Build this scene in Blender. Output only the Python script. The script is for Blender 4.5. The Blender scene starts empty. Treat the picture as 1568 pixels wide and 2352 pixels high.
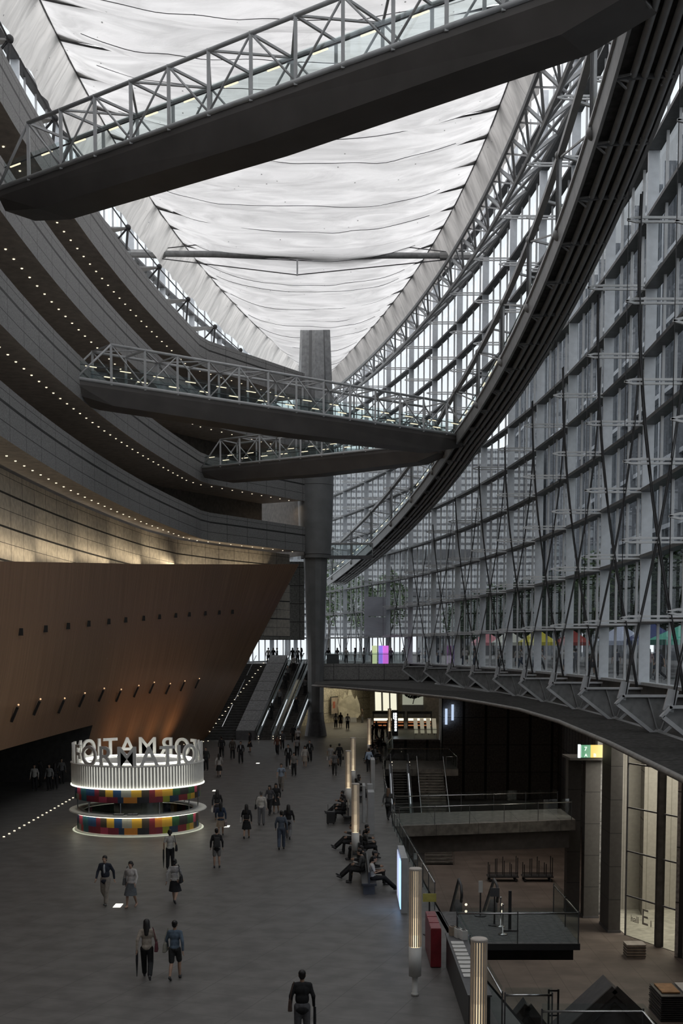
import bpy, bmesh, math, random
from mathutils import Vector, Matrix, noise
random.seed(7)
V = Vector
R = math.radians
SC = bpy.context.scene
COL = SC.collection

# ------------------------------------------------------------------ camera, world, exposure, large lights
FPX, TH, HZ = 2850.0, 0.081, 1485.2
PYX = HZ + FPX*math.tan(TH)
cam = bpy.data.objects.new('camera', bpy.data.cameras.new('camera'))
COL.objects.link(cam)
cam.location = (0, 0, 9)
cam.rotation_euler = (math.pi/2 - TH, 0, 0)
cam.data.sensor_fit = 'VERTICAL'
cam.data.sensor_height = 36
cam.data.lens = FPX/2352*36
cam.data.shift_y = (PYX-1176)/2352
cam.data.clip_start = .5
cam.data.clip_end = 1500
SC.camera = cam
SC.view_settings.view_transform = 'Standard'
SC.view_settings.look = 'None'
SC.view_settings.gamma = 1
SC.view_settings.exposure = 0.14
SC.cycles.max_bounces = 6
SC.cycles.diffuse_bounces = 5
SC.cycles.glossy_bounces = 2
SC.cycles.transmission_bounces = 4
SC.cycles.transparent_max_bounces = 24
SC.cycles.caustics_reflective = False
SC.cycles.caustics_refractive = False
SC.cycles.sample_clamp_indirect = 3
SC.cycles.use_denoising = True
world = bpy.data.worlds.new('sky')
SC.world = world
world.use_nodes = True
wn = world.node_tree.nodes
wb = wn['Background']
SKY = 1.5
wb.inputs[0].default_value = (.985, .985, 1.0, 1)
wb.inputs[1].default_value = SKY

def area_light(name, loc, rot, sx, sy, power, col, spread=180):
    l = bpy.data.lights.new(name, 'AREA'); l.shape = 'RECTANGLE'; l.size = sx; l.size_y = sy
    l.energy = power; l.color = col; l.spread = R(spread)
    o = bpy.data.objects.new(name, l); COL.objects.link(o); o.location = loc; o.rotation_euler = rot
    return o

# ------------------------------------------------------------------ geometry of the place (plan curves, metres)
FY0, FS = 58.71, 9.12
def xr(y): return 14.43 - (y-63.76)**2/654.85          # right glass wall
def xl(y): return -5.4 - xr(y)                         # left glass wall, mirrored about the column line
def yk(k): return FY0 + (k-1)*FS
def xb(y): return -15.25 + (y-63.76)**2/655            # balcony front, left building
def at(u, v, z):                                       # ground point seen at a place of the photo
    a = (u-784)/FPX; b = (PYX-v)/FPX; c, s = math.cos(TH), math.sin(TH)
    t = (z-9)/(-s+b*c)
    return V((a*t, (c+b*s)*t, z))
BAND = [(-15.2, 30), (-15.3, 45)] + [(xb(y), y) for y in range(52, 108, 4)] + [(-12.2, 109), (-11.6, 111), (-3.6, 124)]

# ------------------------------------------------------------------ object helpers
def tag(o, label=None, cat=None, group=None, kind=None):
    if label: o['label'] = label
    if cat: o['category'] = cat
    if group: o['group'] = group
    if kind: o['kind'] = kind
    return o
def empty(name, loc=(0, 0, 0), rz=0, parent=None):
    o = bpy.data.objects.new(name, None); COL.objects.link(o)
    o.location = loc; o.rotation_euler = (0, 0, rz); o.empty_display_size = .3
    if parent: o.parent = parent
    return o
def thing(name, label, cat, loc=(0, 0, 0), rz=0, group=None):
    return tag(empty(name, loc, rz), label, cat, group)
def copy_tree(o, parent=None, loc=None, rz=None):
    c = o.copy(); COL.objects.link(c)
    if parent: c.parent = parent
    if loc is not None: c.location = loc
    if rz is not None: c.rotation_euler = (0, 0, rz)
    for ch in list(o.children): copy_tree(ch, c)
    return c
LOCAL = set()                                          # things whose parts are modelled about their own base
def local(t): LOCAL.add(t.name); return t
def origin(o):
    p = V((0, 0, 0))
    while o:
        if o.name in LOCAL: return V((0, 0, 0))
        p = p + o.location; o = o.parent
    return p
def frame(d, up=V((0, 0, 1))):
    d = d.normalized()
    if abs(d.dot(up)) > .99: up = V((0, 1, 0))
    x = d.cross(up).normalized(); y = x.cross(d).normalized()
    return x, y
class MB:
    def __init__(s): s.v = []; s.f = []; s.uv = []
    def add(s, vs, fs, uvs=None):
        n = len(s.v); s.v += [tuple(a) for a in vs]
        for i, f in enumerate(fs):
            s.f.append([n+j for j in f])
            s.uv.append(uvs[i] if uvs else None)
        return s
    def box(s, c, d, rz=0):
        cx, cy, cz = c; a, b, h = d[0]/2, d[1]/2, d[2]/2; co, si = math.cos(rz), math.sin(rz)
        vs = [(cx+x*a*co-y*b*si, cy+x*a*si+y*b*co, cz+z*h) for z in (-1, 1) for x, y in ((-1, -1), (1, -1), (1, 1), (-1, 1))]
        return s.add(vs, [(3, 2, 1, 0), (4, 5, 6, 7), (0, 1, 5, 4), (1, 2, 6, 5), (2, 3, 7, 6), (3, 0, 4, 7)])
    def beam(s, p0, p1, w, h, up=V((0, 0, 1))):
        p0, p1 = V(p0), V(p1); x, y = frame(p1-p0, up); x = x*w/2; y = y*h/2
        vs = [p+a*x+b*y for p in (p0, p1) for a, b in ((-1, -1), (1, -1), (1, 1), (-1, 1))]
        return s.add(vs, [(3, 2, 1, 0), (4, 5, 6, 7), (0, 1, 5, 4), (1, 2, 6, 5), (2, 3, 7, 6), (3, 0, 4, 7)])
    def tube(s, p0, p1, r, r2=None, n=8):
        return s.path([p0, p1], [r, r if r2 is None else r2], n)
    def path(s, pts, r, n=8, closed_ends=True):
        pts = [V(p) for p in pts]; m = len(pts)
        if not hasattr(r, '__len__'): r = [r]*m
        vs = []; px = None
        for i, p in enumerate(pts):
            d = (pts[min(i+1, m-1)]-pts[max(i-1, 0)])
            x, y = frame(d)
            if px is not None and x.dot(px) < -.2: x, y = -x, -y
            px = x
            for k in range(n):
                a = 2*math.pi*k/n; vs.append(p+(x*math.cos(a)+y*math.sin(a))*r[i])
        fs = [(i*n+k, i*n+(k+1) % n, (i+1)*n+(k+1) % n, (i+1)*n+k) for i in range(m-1) for k in range(n)]
        if closed_ends: fs += [tuple(range(n))[::-1], tuple((m-1)*n+k for k in range(n))]
        return s.add(vs, fs)
    def lathe(s, prof, c=(0, 0, 0), n=24, a0=0, a1=2*math.pi, uv=False):
        full = abs(a1-a0-2*math.pi) < 1e-6; m = n if full else n+1
        vs = [(c[0]+r*math.cos(a0+(a1-a0)*k/n), c[1]+r*math.sin(a0+(a1-a0)*k/n), c[2]+z) for r, z in prof for k in range(m)]
        fs = []; us = []
        for i in range(len(prof)-1):
            for k in range(n):
                k2 = (k+1) % m
                fs.append((i*m+k, i*m+k2, (i+1)*m+k2, (i+1)*m+k))
                rr = prof[0][0]; u0 = (a0+(a1-a0)*k/n)*rr; u1 = (a0+(a1-a0)*(k+1)/n)*rr
                us.append([(u0, prof[i][1]), (u1, prof[i][1]), (u1, prof[i+1][1]), (u0, prof[i+1][1])])
        return s.add(vs, fs, us)
    def ball(s, c, r, n=10, m=7, ax=None):
        if not hasattr(r, '__len__'): r = (r, r, r)
        vs = []
        for i in range(m+1):
            t = math.pi*i/m
            for k in range(n):
                a = 2*math.pi*k/n
                q = V((r[0]*math.sin(t)*math.cos(a), r[1]*math.sin(t)*math.sin(a), r[2]*math.cos(t)))
                if ax: q = ax @ q
                vs.append(V(c)+q)
        fs = [(i*n+k, (i+1)*n+k, (i+1)*n+(k+1) % n, i*n+(k+1) % n) for i in range(m) for k in range(n)]
        return s.add(vs, fs)
    def prism(s, poly, z0, z1):
        n = len(poly)
        vs = [(x, y, z0) for x, y in poly]+[(x, y, z1) for x, y in poly]
        return s.add(vs, [tuple(range(n))[::-1], tuple(range(n, 2*n))]+[(i, (i+1) % n, n+(i+1) % n, n+i) for i in range(n)])
    def hull(s, quad0, quad1):           # loft two same-length loops
        n = len(quad0)
        return s.add(list(quad0)+list(quad1), [tuple(range(n))[::-1], tuple(range(n, 2*n))]+[(i, (i+1) % n, n+(i+1) % n, n+i) for i in range(n)])
    def ribbon(s, rows, closed=False):   # rows: list of point lists, uv = (arc length of row 0, cross distance)
        m = len(rows[0]); k = len(rows)
        us = [0]
        for i in range(1, m): us.append(us[-1]+(V(rows[0][i])-V(rows[0][i-1])).length)
        vv = [0]
        for j in range(1, k): vv.append(vv[-1]+(V(rows[j][0])-V(rows[j-1][0])).length)
        vs = [p for r in rows for p in r]
        fs = []; uv = []
        for j in range(k-1):
            for i in range(m-1):
                fs.append((j*m+i, j*m+i+1, (j+1)*m+i+1, (j+1)*m+i))
                uv.append([(us[i], vv[j]), (us[i+1], vv[j]), (us[i+1], vv[j+1]), (us[i], vv[j+1])])
        return s.add(vs, fs, uv)
    def build(s, name, mat, parent=None, smooth=False, loc=None, bevel=0):
        o0 = origin(parent) if parent else V(loc) if loc is not None else V((0, 0, 0))
        me = bpy.data.meshes.new(name)
        me.from_pydata([(a[0]-o0.x, a[1]-o0.y, a[2]-o0.z) for a in s.v], [], s.f)
        uvl = me.uv_layers.new(name='UVMap')
        for p, q in zip(me.polygons, s.uv):
            if q:
                for li, t in zip(p.loop_indices, q): uvl.data[li].uv = t
            p.use_smooth = smooth
        me.materials.append(mat)
        me.update()
        o = bpy.data.objects.new(name, me); COL.objects.link(o)
        if parent: o.parent = parent
        elif loc is not None: o.location = loc
        if bevel:
            b = o.modifiers.new('bevel', 'BEVEL'); b.width = bevel; b.segments = 2; b.limit_method = 'ANGLE'
        return o
def struct(name, mb, mat, **k):
    return tag(mb.build(name, mat, **k), kind='structure')
def offset_path(pts, d):
    out = []
    for i, p in enumerate(pts):
        a = V(pts[max(i-1, 0)]); b = V(pts[min(i+1, len(pts)-1)]); t = (b-a); t = V((t.x, t.y)).normalized()
        out.append((p[0]+t.y*d, p[1]-t.x*d))
    return out

# ------------------------------------------------------------------ materials
MATS = {}
def nm(name):
    m = bpy.data.materials.new(name); m.use_nodes = True; n = m.node_tree
    return m, n, n.nodes['Principled BSDF'], n.nodes['Material Output']
def mat(name, col, rough=.6, metal=0., var=.12, scale=3., bump=0., emis=None, es=0., spec=.5, stretch=None):
    if name in MATS: return MATS[name]
    m, t, b, out = nm(name)
    b.inputs['Roughness'].default_value = rough; b.inputs['Metallic'].default_value = metal
    b.inputs['Specular IOR Level'].default_value = spec
    tc = t.nodes.new('ShaderNodeTexCoord'); no = t.nodes.new('ShaderNodeTexNoise')
    no.inputs['Scale'].default_value = scale; no.inputs['Detail'].default_value = 4
    src = tc.outputs['Object']
    if stretch:
        mp = t.nodes.new('ShaderNodeMapping'); mp.inputs['Scale'].default_value = stretch
        t.links.new(src, mp.inputs[0]); src = mp.outputs[0]
    t.links.new(src, no.inputs['Vector'])
    cr = t.nodes.new('ShaderNodeValToRGB')
    cr.color_ramp.elements[0].color = tuple(c*(1-var*2) for c in col)+(1,); cr.color_ramp.elements[0].position = .3
    cr.color_ramp.elements[1].color = tuple(min(1, c*(1+var*2)) for c in col)+(1,); cr.color_ramp.elements[1].position = .7
    t.links.new(no.outputs[0], cr.inputs[0]); t.links.new(cr.outputs[0], b.inputs['Base Color'])
    if bump:
        bp = t.nodes.new('ShaderNodeBump'); bp.inputs['Strength'].default_value = bump
        t.links.new(no.outputs[0], bp.inputs['Height']); t.links.new(bp.outputs[0], b.inputs['Normal'])
    if emis:
        b.inputs['Emission Color'].default_value = tuple(emis)+(1,); b.inputs['Emission Strength'].default_value = es
    MATS[name] = m
    return m
def glow(name, col, strength):
    if name in MATS: return MATS[name]
    m, t, b, out = nm(name)
    b.inputs['Base Color'].default_value = (.5, .5, .5, 1)
    b.inputs['Emission Color'].default_value = tuple(col)+(1,); b.inputs['Emission Strength'].default_value = strength
    MATS[name] = m
    return m
def mask(t, sock, period, width, offset=0):
    """1 inside a line of the given width repeated every period"""
    a = t.nodes.new('ShaderNodeMath'); a.operation = 'ADD'; a.inputs[1].default_value = offset+1000*period+width/2
    t.links.new(sock, a.inputs[0])
    m = t.nodes.new('ShaderNodeMath'); m.operation = 'MODULO'; m.inputs[1].default_value = period
    t.links.new(a.outputs[0], m.inputs[0])
    l = t.nodes.new('ShaderNodeMath'); l.operation = 'LESS_THAN'; l.inputs[1].default_value = width
    t.links.new(m.outputs[0], l.inputs[0])
    return l.outputs[0]
def grid_mat(name, col, lines, joint=(.015, .015, .015), rough=.6, var=.15, nscale=6., spec=.4, coord='UV', rot=0.):
    """lines: (axis, period, width, offset); joints darken the panels"""
    if name in MATS: return MATS[name]
    m, t, b, out = nm(name)
    tc = t.nodes.new('ShaderNodeTexCoord'); sp = t.nodes.new('ShaderNodeSeparateXYZ')
    mp = t.nodes.new('ShaderNodeMapping'); mp.inputs['Rotation'].default_value = (0, 0, rot)
    t.links.new(tc.outputs[coord], mp.inputs[0]); t.links.new(mp.outputs[0], sp.inputs[0])
    cur = None
    for ax, per, w, off in lines:
        k = mask(t, sp.outputs[ax], per, w, off)
        if cur is None: cur = k
        else:
            x = t.nodes.new('ShaderNodeMath'); x.operation = 'MAXIMUM'; t.links.new(cur, x.inputs[0]); t.links.new(k, x.inputs[1]); cur = x.outputs[0]
    no = t.nodes.new('ShaderNodeTexNoise'); no.inputs['Scale'].default_value = nscale; no.inputs['Detail'].default_value = 5
    t.links.new(tc.outputs['Object'], no.inputs['Vector'])
    cr = t.nodes.new('ShaderNodeValToRGB')
    cr.color_ramp.elements[0].color = tuple(c*(1-var*2) for c in col)+(1,); cr.color_ramp.elements[0].position = .35
    cr.color_ramp.elements[1].color = tuple(min(1, c*(1+var*2)) for c in col)+(1,); cr.color_ramp.elements[1].position = .65
    t.links.new(no.outputs[0], cr.inputs[0])
    mx = t.nodes.new('ShaderNodeMixRGB'); mx.inputs[2].default_value = tuple(joint)+(1,)
    t.links.new(cur, mx.inputs[0]); t.links.new(cr.outputs[0], mx.inputs[1]); t.links.new(mx.outputs[0], b.inputs['Base Color'])
    b.inputs['Roughness'].default_value = rough; b.inputs['Specular IOR Level'].default_value = spec
    MATS[name] = m
    return m
def glass_mat(name, tint=(.8, .85, .86), gloss=.1, rough=.03):
    if name in MATS: return MATS[name]
    m, t, b, out = nm(name); t.nodes.remove(b)
    tr = t.nodes.new('ShaderNodeBsdfTransparent'); tr.inputs[0].default_value = tuple(tint)+(1,)
    gl = t.nodes.new('ShaderNodeBsdfGlossy'); gl.inputs['Roughness'].default_value = rough
    gl.inputs['Color'].default_value = (.9, .95, 1, 1)
    mx = t.nodes.new('ShaderNodeMixShader'); mx.inputs[0].default_value = gloss
    t.links.new(tr.outputs[0], mx.inputs[1]); t.links.new(gl.outputs[0], mx.inputs[2]); t.links.new(mx.outputs[0], out.inputs[0])
    MATS[name] = m
    return m
def cloth_mat(col, name=None):
    n = name or 'cloth_%02x%02x%02x' % tuple(int(c*255) for c in col)
    return mat(n, col, .85, var=.08, scale=18, spec=.2)

M_floor = grid_mat('floor_tiles', (.143, .136, .13), [(0, 1.8, .014, 0), (1, .9, .012, .2)], joint=(.055, .052, .05), rough=.45, var=.1, nscale=1.3, coord='Object', rot=.35)
M_lowfloor = grid_mat('lower_floor_tiles', (.17, .14, .122), [(0, 1.2, .02, 0), (1, 1.2, .02, 0)], joint=(.08, .065, .055), rough=.5, var=.12, nscale=.6, coord='Object')
M_granite = grid_mat('balcony_granite', (.27, .268, .265), [(0, 3.1, .05, 0), (1, 100, .14, -1.62), (1, 100, .035, -.75), (1, 100, .03, -2.15)], joint=(.03, .03, .03), rough=.55, var=.14, nscale=14)
M_concrete = grid_mat('concrete_panels', (.34, .335, .325), [(0, 2.6, .05, 0), (1, 100, .04, -.3)], joint=(.05, .05, .05), var=.12, nscale=10)
M_panel = grid_mat('cream_wall_panels', (.5, .46, .4), [(0, 2.45, .05, 0), (1, 1.75, .11, 0), (1, 1.75, .03, .85)], joint=(.03, .03, .03), var=.08, nscale=3)
M_soffit = mat('soffit_board', (.52, .47, .42), .7, var=.1, scale=2)
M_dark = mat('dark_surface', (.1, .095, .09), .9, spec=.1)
M_black = mat('black_metal', (.045, .045, .048), .4)
M_steel = mat('grey_painted_steel', (.32, .32, .32), .45, var=.06, scale=2)
M_lsteel = mat('pale_painted_steel', (.58, .59, .605), .42, var=.05, scale=2)
M_dsteel = mat('dark_painted_steel', (.12, .12, .125), .5, var=.08)
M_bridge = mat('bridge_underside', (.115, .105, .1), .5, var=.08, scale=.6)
M_chrome = mat('stainless_steel', (.6, .6, .6), .22, metal=1, var=.04)
M_white = mat('white_paint', (.75, .74, .71), .5, var=.04)
M_pale = mat('pale_grey_paint', (.45, .46, .47), .5, var=.05)
M_glass = glass_mat('facade_glass', (.6, .64, .66), .09)
M_rail = glass_mat('balustrade_glass', (.8, .87, .86), .1)
M_led = glow('warm_light_strip', (1, .84, .6), 1.3)
M_spot = glow('warm_downlight', (1, .88, .66), 1.1)
M_wl = glow('white_light', (.9, .95, 1), 5)
M_skin = mat('skin', (.45, .29, .21), .6, var=.05, scale=5)
M_hair = mat('dark_hair', (.012, .01, .01), .5, var=.1, scale=30, stretch=(1, 1, .1))
M_ghair = mat('grey_hair', (.1, .1, .1), .6, var=.2, scale=30)

def wood_material():
    m, t, b, out = nm('wood_cladding')
    tc = t.nodes.new('ShaderNodeTexCoord')
    mp = t.nodes.new('ShaderNodeMapping'); mp.inputs['Scale'].default_value = (3.2, .12, 1)
    t.links.new(tc.outputs['UV'], mp.inputs[0])
    n1 = t.nodes.new('ShaderNodeTexNoise'); n1.inputs['Scale'].default_value = 1.6; n1.inputs['Detail'].default_value = 6
    t.links.new(mp.outputs[0], n1.inputs['Vector'])
    cr = t.nodes.new('ShaderNodeValToRGB')
    cr.color_ramp.elements[0].color = (.25, .14, .08, 1); cr.color_ramp.elements[0].position = .25
    cr.color_ramp.elements[1].color = (.44, .265, .16, 1); cr.color_ramp.elements[1].position = .78
    t.links.new(n1.outputs[0], cr.inputs[0])
    sp = t.nodes.new('ShaderNodeSeparateXYZ'); t.links.new(tc.outputs['UV'], sp.inputs[0])
    k = mask(t, sp.outputs[0], .22, .03)
    mx = t.nodes.new('ShaderNodeMixRGB'); mx.inputs[2].default_value = (.11, .06, .04, 1)
    t.links.new(k, mx.inputs[0]); t.links.new(cr.outputs[0], mx.inputs[1])
    t.links.new(mx.outputs[0], b.inputs['Base Color'])
    b.inputs['Roughness'].default_value = .42; b.inputs['Specular IOR Level'].default_value = .35
    return m
M_wood = wood_material()
def membrane_material(name, trans, dif, amt=.72, sc=(.25, 1.1, 1), dk=.78):
    m, t, b, out = nm(name); t.nodes.remove(b)
    tc = t.nodes.new('ShaderNodeTexCoord')
    mp = t.nodes.new('ShaderNodeMapping'); mp.inputs['Scale'].default_value = sc
    t.links.new(tc.outputs['Object'], mp.inputs[0])
    n1 = t.nodes.new('ShaderNodeTexNoise'); n1.inputs['Scale'].default_value = .9; n1.inputs['Detail'].default_value = 7; n1.inputs['Distortion'].default_value = 1.2
    t.links.new(mp.outputs[0], n1.inputs['Vector'])
    cr = t.nodes.new('ShaderNodeValToRGB')
    cr.color_ramp.elements[0].color = tuple(c*dk for c in trans)+(1,); cr.color_ramp.elements[0].position = .33  # wrinkle shading put into the sheet colour as stretched noise
    cr.color_ramp.elements[1].color = tuple(trans)+(1,); cr.color_ramp.elements[1].position = .62
    t.links.new(n1.outputs[0], cr.inputs[0])
    vo = t.nodes.new('ShaderNodeTexVoronoi'); vo.inputs['Scale'].default_value = 1.15
    t.links.new(tc.outputs['Object'], vo.inputs['Vector'])
    lt = t.nodes.new('ShaderNodeMath'); lt.operation = 'LESS_THAN'; lt.inputs[1].default_value = .055
    t.links.new(vo.outputs['Distance'], lt.inputs[0])
    mx = t.nodes.new('ShaderNodeMixRGB'); mx.inputs[2].default_value = tuple(c*.25 for c in trans)+(1,)
    t.links.new(lt.outputs[0], mx.inputs[0]); t.links.new(cr.outputs[0], mx.inputs[1])
    tr = t.nodes.new('ShaderNodeBsdfTranslucent'); df = t.nodes.new('ShaderNodeBsdfDiffuse')
    df.inputs[0].default_value = tuple(dif)+(1,)
    t.links.new(mx.outputs[0], tr.inputs[0])
    bp = t.nodes.new('ShaderNodeBump'); bp.inputs['Strength'].default_value = .5; bp.inputs['Distance'].default_value = .4
    t.links.new(n1.outputs[0], bp.inputs['Height']); t.links.new(bp.outputs[0], df.inputs['Normal']); t.links.new(bp.outputs[0], tr.inputs['Normal'])
    ms = t.nodes.new('ShaderNodeMixShader'); ms.inputs[0].default_value = amt
    t.links.new(df.outputs[0], ms.inputs[1]); t.links.new(tr.outputs[0], ms.inputs[2]); t.links.new(ms.outputs[0], out.inputs[0])
    return m
M_curt = membrane_material('side_fabric', (1, .96, .92), (.9, .87, .84), .8, (.12, 1.6, .35), .7)
M_memb = membrane_material('white_fabric', (1, .99, .985), (.8, .8, .8), .78, (.22, 1.2, 1), .74)
M_seam = mat('fabric_seam', (.12, .12, .125), .8)
ORD = ['nearest', 'second', 'third', 'fourth', 'fifth', 'sixth', 'seventh', 'eighth', 'ninth', 'tenth', 'eleventh', 'twelfth', 'thirteenth', 'fourteenth', 'fifteenth', 'sixteenth', 'seventeenth', 'eighteenth', 'nineteenth', 'twentieth', 'twenty-first', 'twenty-second', 'twenty-third', 'twenty-fourth']
# ================================================================== THE SETTING
# concourse floor (main level, z = 0) and its right edge over the void
EDGE = [(5.0, 8), (4.9, 24), (4.3, 29), (3.55, 36), (3.2, 45), (2.85, 55), (2.65, 62), (2.75, 75), (3.1, 88), (3.6, 100), (4.6, 110), (5.0, 121)]
def edge_x(y):
    for (x0, y0), (x1, y1) in zip(EDGE, EDGE[1:]):
        if y0 <= y <= y1: return x0+(x1-x0)*(y-y0)/(y1-y0)
    return 5
poly = [(-34, -15), (5, -15)] + EDGE + [(30, 121), (30, 175), (-34, 175)]
struct('floor', MB().prism(poly, -.5, 0), M_floor)
struct('floor_lower', MB().prism([(1, -15), (45, -15), (45, 122), (1, 122)], -5.9, -5.5), M_lowfloor)
mb = MB(); e = [(x+.03, y, z) for x, y in EDGE for z in (0,)]
mb.ribbon([[(x+.04, y, 0.04) for x, y in EDGE], [(x+.04, y, -.55) for x, y in EDGE], [(x-.3, y, -.55) for x, y in EDGE], [(x-.3, y, -5.5) for x, y in EDGE]])
struct('wall_void_left', mb, mat('edge_fascia', (.1, .1, .1), .5))
# street level (z = 7.2): plaza outside and the concourse crossing behind the column
SL = 7.2
mb = MB(); ys = list(range(-15, 171, 5))
plaza = [(xr(y)+.0, y) for y in ys] + [(0, 171)] + [(0, 420), (190, 420), (190, -15)]
struct('ground_plaza', MB().prism(plaza, SL-.6, SL), grid_mat('plaza_paving', (.16, .157, .155), [(0, 1.5, .03, 0), (1, 1.5, .03, 0)], joint=(.1, .1, .1), coord='Object', nscale=.5))
mb = MB().prism([(-14, 131.7), (-3.4, 131.7), (-3.4, 128.2), (6.8, 128.2), (xr(133), 133), (xr(150), 150), (0, 171), (-7.2, 171), (xl(150), 150), (-15, 140)], 5.5, SL)
struct('floor_street_level', mb, M_floor)
mb = MB().ribbon([[(x, 128.15, 7.25) for x in (-3.4, 7)], [(x, 128.15, 5.6) for x in (-3.4, 7)]])
struct('trim_1', mb, M_concrete)
# street slab edge on the right: soffit rim, tube and inclined panels
RIM = [(8.2, -12), (8.5, 20), (9.0, 32), (9.75, 45), (10.2, 58), (9.95, 69), (8.9, 77), (7.7, 84), (4.3, 95), (.2, 105.5), (-2.6, 112)]
RIMs = []
for (a, b) in zip(RIM, RIM[1:]):
    for i in range(4): RIMs.append((a[0]+(b[0]-a[0])*i/4, a[1]+(b[1]-a[1])*i/4))
RIMs.append(RIM[-1])
top = [(max(xr(y)-1.4, x+.9) if y < 95 else x+2.5, y+ (0 if y < 95 else 3)) for x, y in RIMs]
mb = MB().ribbon([[(x, y, 5.55) for x, y in RIMs], [(x, y, 5.6) for x, y in top]])
struct('trim_2', mb, grid_mat('slab_edge_panels', (.07, .068, .065), [(0, 4.5, .08, 0)], joint=(.02, .02, .02), rough=.95, spec=.05))
mb = MB().ribbon([[(x, y, 5.5) for x, y in RIMs], [(xr(min(y, 150))+30, y, 5.5) for x, y in RIMs]])
mb.ribbon([[(-2.6, 112, 5.5), (-2.6, 128.2, 5.5)], [(44, 112, 5.5), (44, 128.2, 5.5)]])
mb.ribbon([[(-3.4, 128.2, 5.48), (-3.4, 175, 5.48)], [(44, 128.2, 5.48), (44, 175, 5.48)]])
mb.ribbon([[(-34, 131.8, 5.47), (-34, 175, 5.47)], [(-3.4, 131.8, 5.47), (-3.4, 175, 5.47)]])
struct('ceiling_lower', mb, M_dark)
struct('trim_3', MB().path([(x-.02, y, 5.5) for x, y in RIMs], .1, 8), mat('rim_metal', (.32, .3, .28), .4), smooth=True)
tubep = [(xr(y)-1.4, y, 5.45) for y in range(-10, 118, 3)]
struct('trim_4', MB().path(tubep, .2, 12), mat('ring_tube', (.28, .28, .28), .4), smooth=True)
# rear of the hall behind the viewer, seen by light only
struct('wall_rear', MB().box((-5, -15, 18), (60, .4, 48)), M_granite)
struct('ceiling_rear', MB().prism([(-34, -15), (30, -15), (30, 8), (-34, 8)], 42, 42.4), M_soffit)
# lower concourse walls
mb = MB().ribbon([[(x, 117.5, -5.5) for x in (9.5, 12, 15, 18.5, 24)], [(x, 117.5, 5.5) for x in (9.5, 12, 15, 18.5, 24)]])
mb.ribbon([[(x, 119.8, -5.5) for x in (2, 9.5)], [(x, 119.8, 0) for x in (2, 9.5)]])
mb.ribbon([[(9.5, 117.5, -5.5), (9.5, 121, -5.5)], [(9.5, 117.5, 5.5), (9.5, 121, 5.5)]])
struct('wall_lower_far', mb, grid_mat('dark_stone', (.3, .28, .265), [(0, 2.1, .25, 0), (1, 2.6, .05, 0)], joint=(.03, .03, .03)))
mb = MB().ribbon([[(x, y, -5.5) for x, y in ((20, -15), (20, 52), (15.6, 57.2))], [(x, y, 5.5) for x, y in ((20, -15), (20, 52), (15.6, 57.2))]])
mb.ribbon([[(16.2, 66, -5.5), (18, 80, -5.5), (20.5, 117.5, -5.5)], [(16.2, 66, 5.5), (18, 80, 5.5), (20.5, 117.5, 5.5)]])
struct('wall_lower_right', mb, MATS['dark_stone'])
# ---------------------------------------------------------------- left building
LEV = [19.65, 24.6, 29.65, 34.5]
def band_ring(off, z): return [(x, y, z) for x, y in offset_path(BAND, off)]
for i, z in enumerate(LEV):
    t, b = z+1.15, z-1.3
    mb = MB().ribbon([band_ring(0, b), band_ring(0, t)])
    mb.ribbon([band_ring(0, t), band_ring(-.35, t), band_ring(-.35, z)])
    struct('wall_balcony_%d' % (i+1), mb, M_granite)
    mb = MB().ribbon([band_ring(0, b), band_ring(-.3, b-.0), band_ring(-.3, b+.06), band_ring(-9, b+.06)])
    struct('ceiling_%d' % (i+1), mb, M_soffit)
    struct('floor_%d' % (i+1), MB().ribbon([band_ring(-.35, z), band_ring(-9, z)]), M_soffit)
    if i < 3:
        mb = MB().ribbon([band_ring(-5.2, z), band_ring(-5.2, LEV[i+1]-1.1)])
        struct('wall_gallery_%d' % (i+1), mb, mat('gallery_wall', (.16, .145, .13), .7))
# end wall of the left building beside the column
mb = MB().ribbon([[(-3.7, 124.1, 18), (-9, 134, 18)], [(-3.7, 124.1, 29.5), (-9, 134, 29.5)]])
struct('wall_left_end', mb, MATS['gallery_wall'])
area_light('gallery_end_light', (-5.4, 124.8, 23.0), (0, 0, 0), .6, .6, 12, (1, .75, .5))
mb = MB().ribbon([[(x, 131.5, z) for x in (-17, -3.9)] for z in (9.7, 17.9)])
struct('wall_far_left', mb, grid_mat('green_grey_panels', (.26, .27, .26), [(0, 2.1, .05, 0), (1, 1.9, .08, 0)], joint=(.06, .06, .06)))
# lit panel wall under the lowest balcony
WP = [(x, y) for x, y in offset_path(BAND[:-3], -2.35) if y < 104] + [(-14.2, 108), (-11.5, 114.5), (-5.2, 125.5)]
mb = MB().ribbon([[(x, y, 10) for x, y in WP], [(x, y, 18.2) for x, y in WP]])
struct('wall_left', mb, M_panel)
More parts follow.
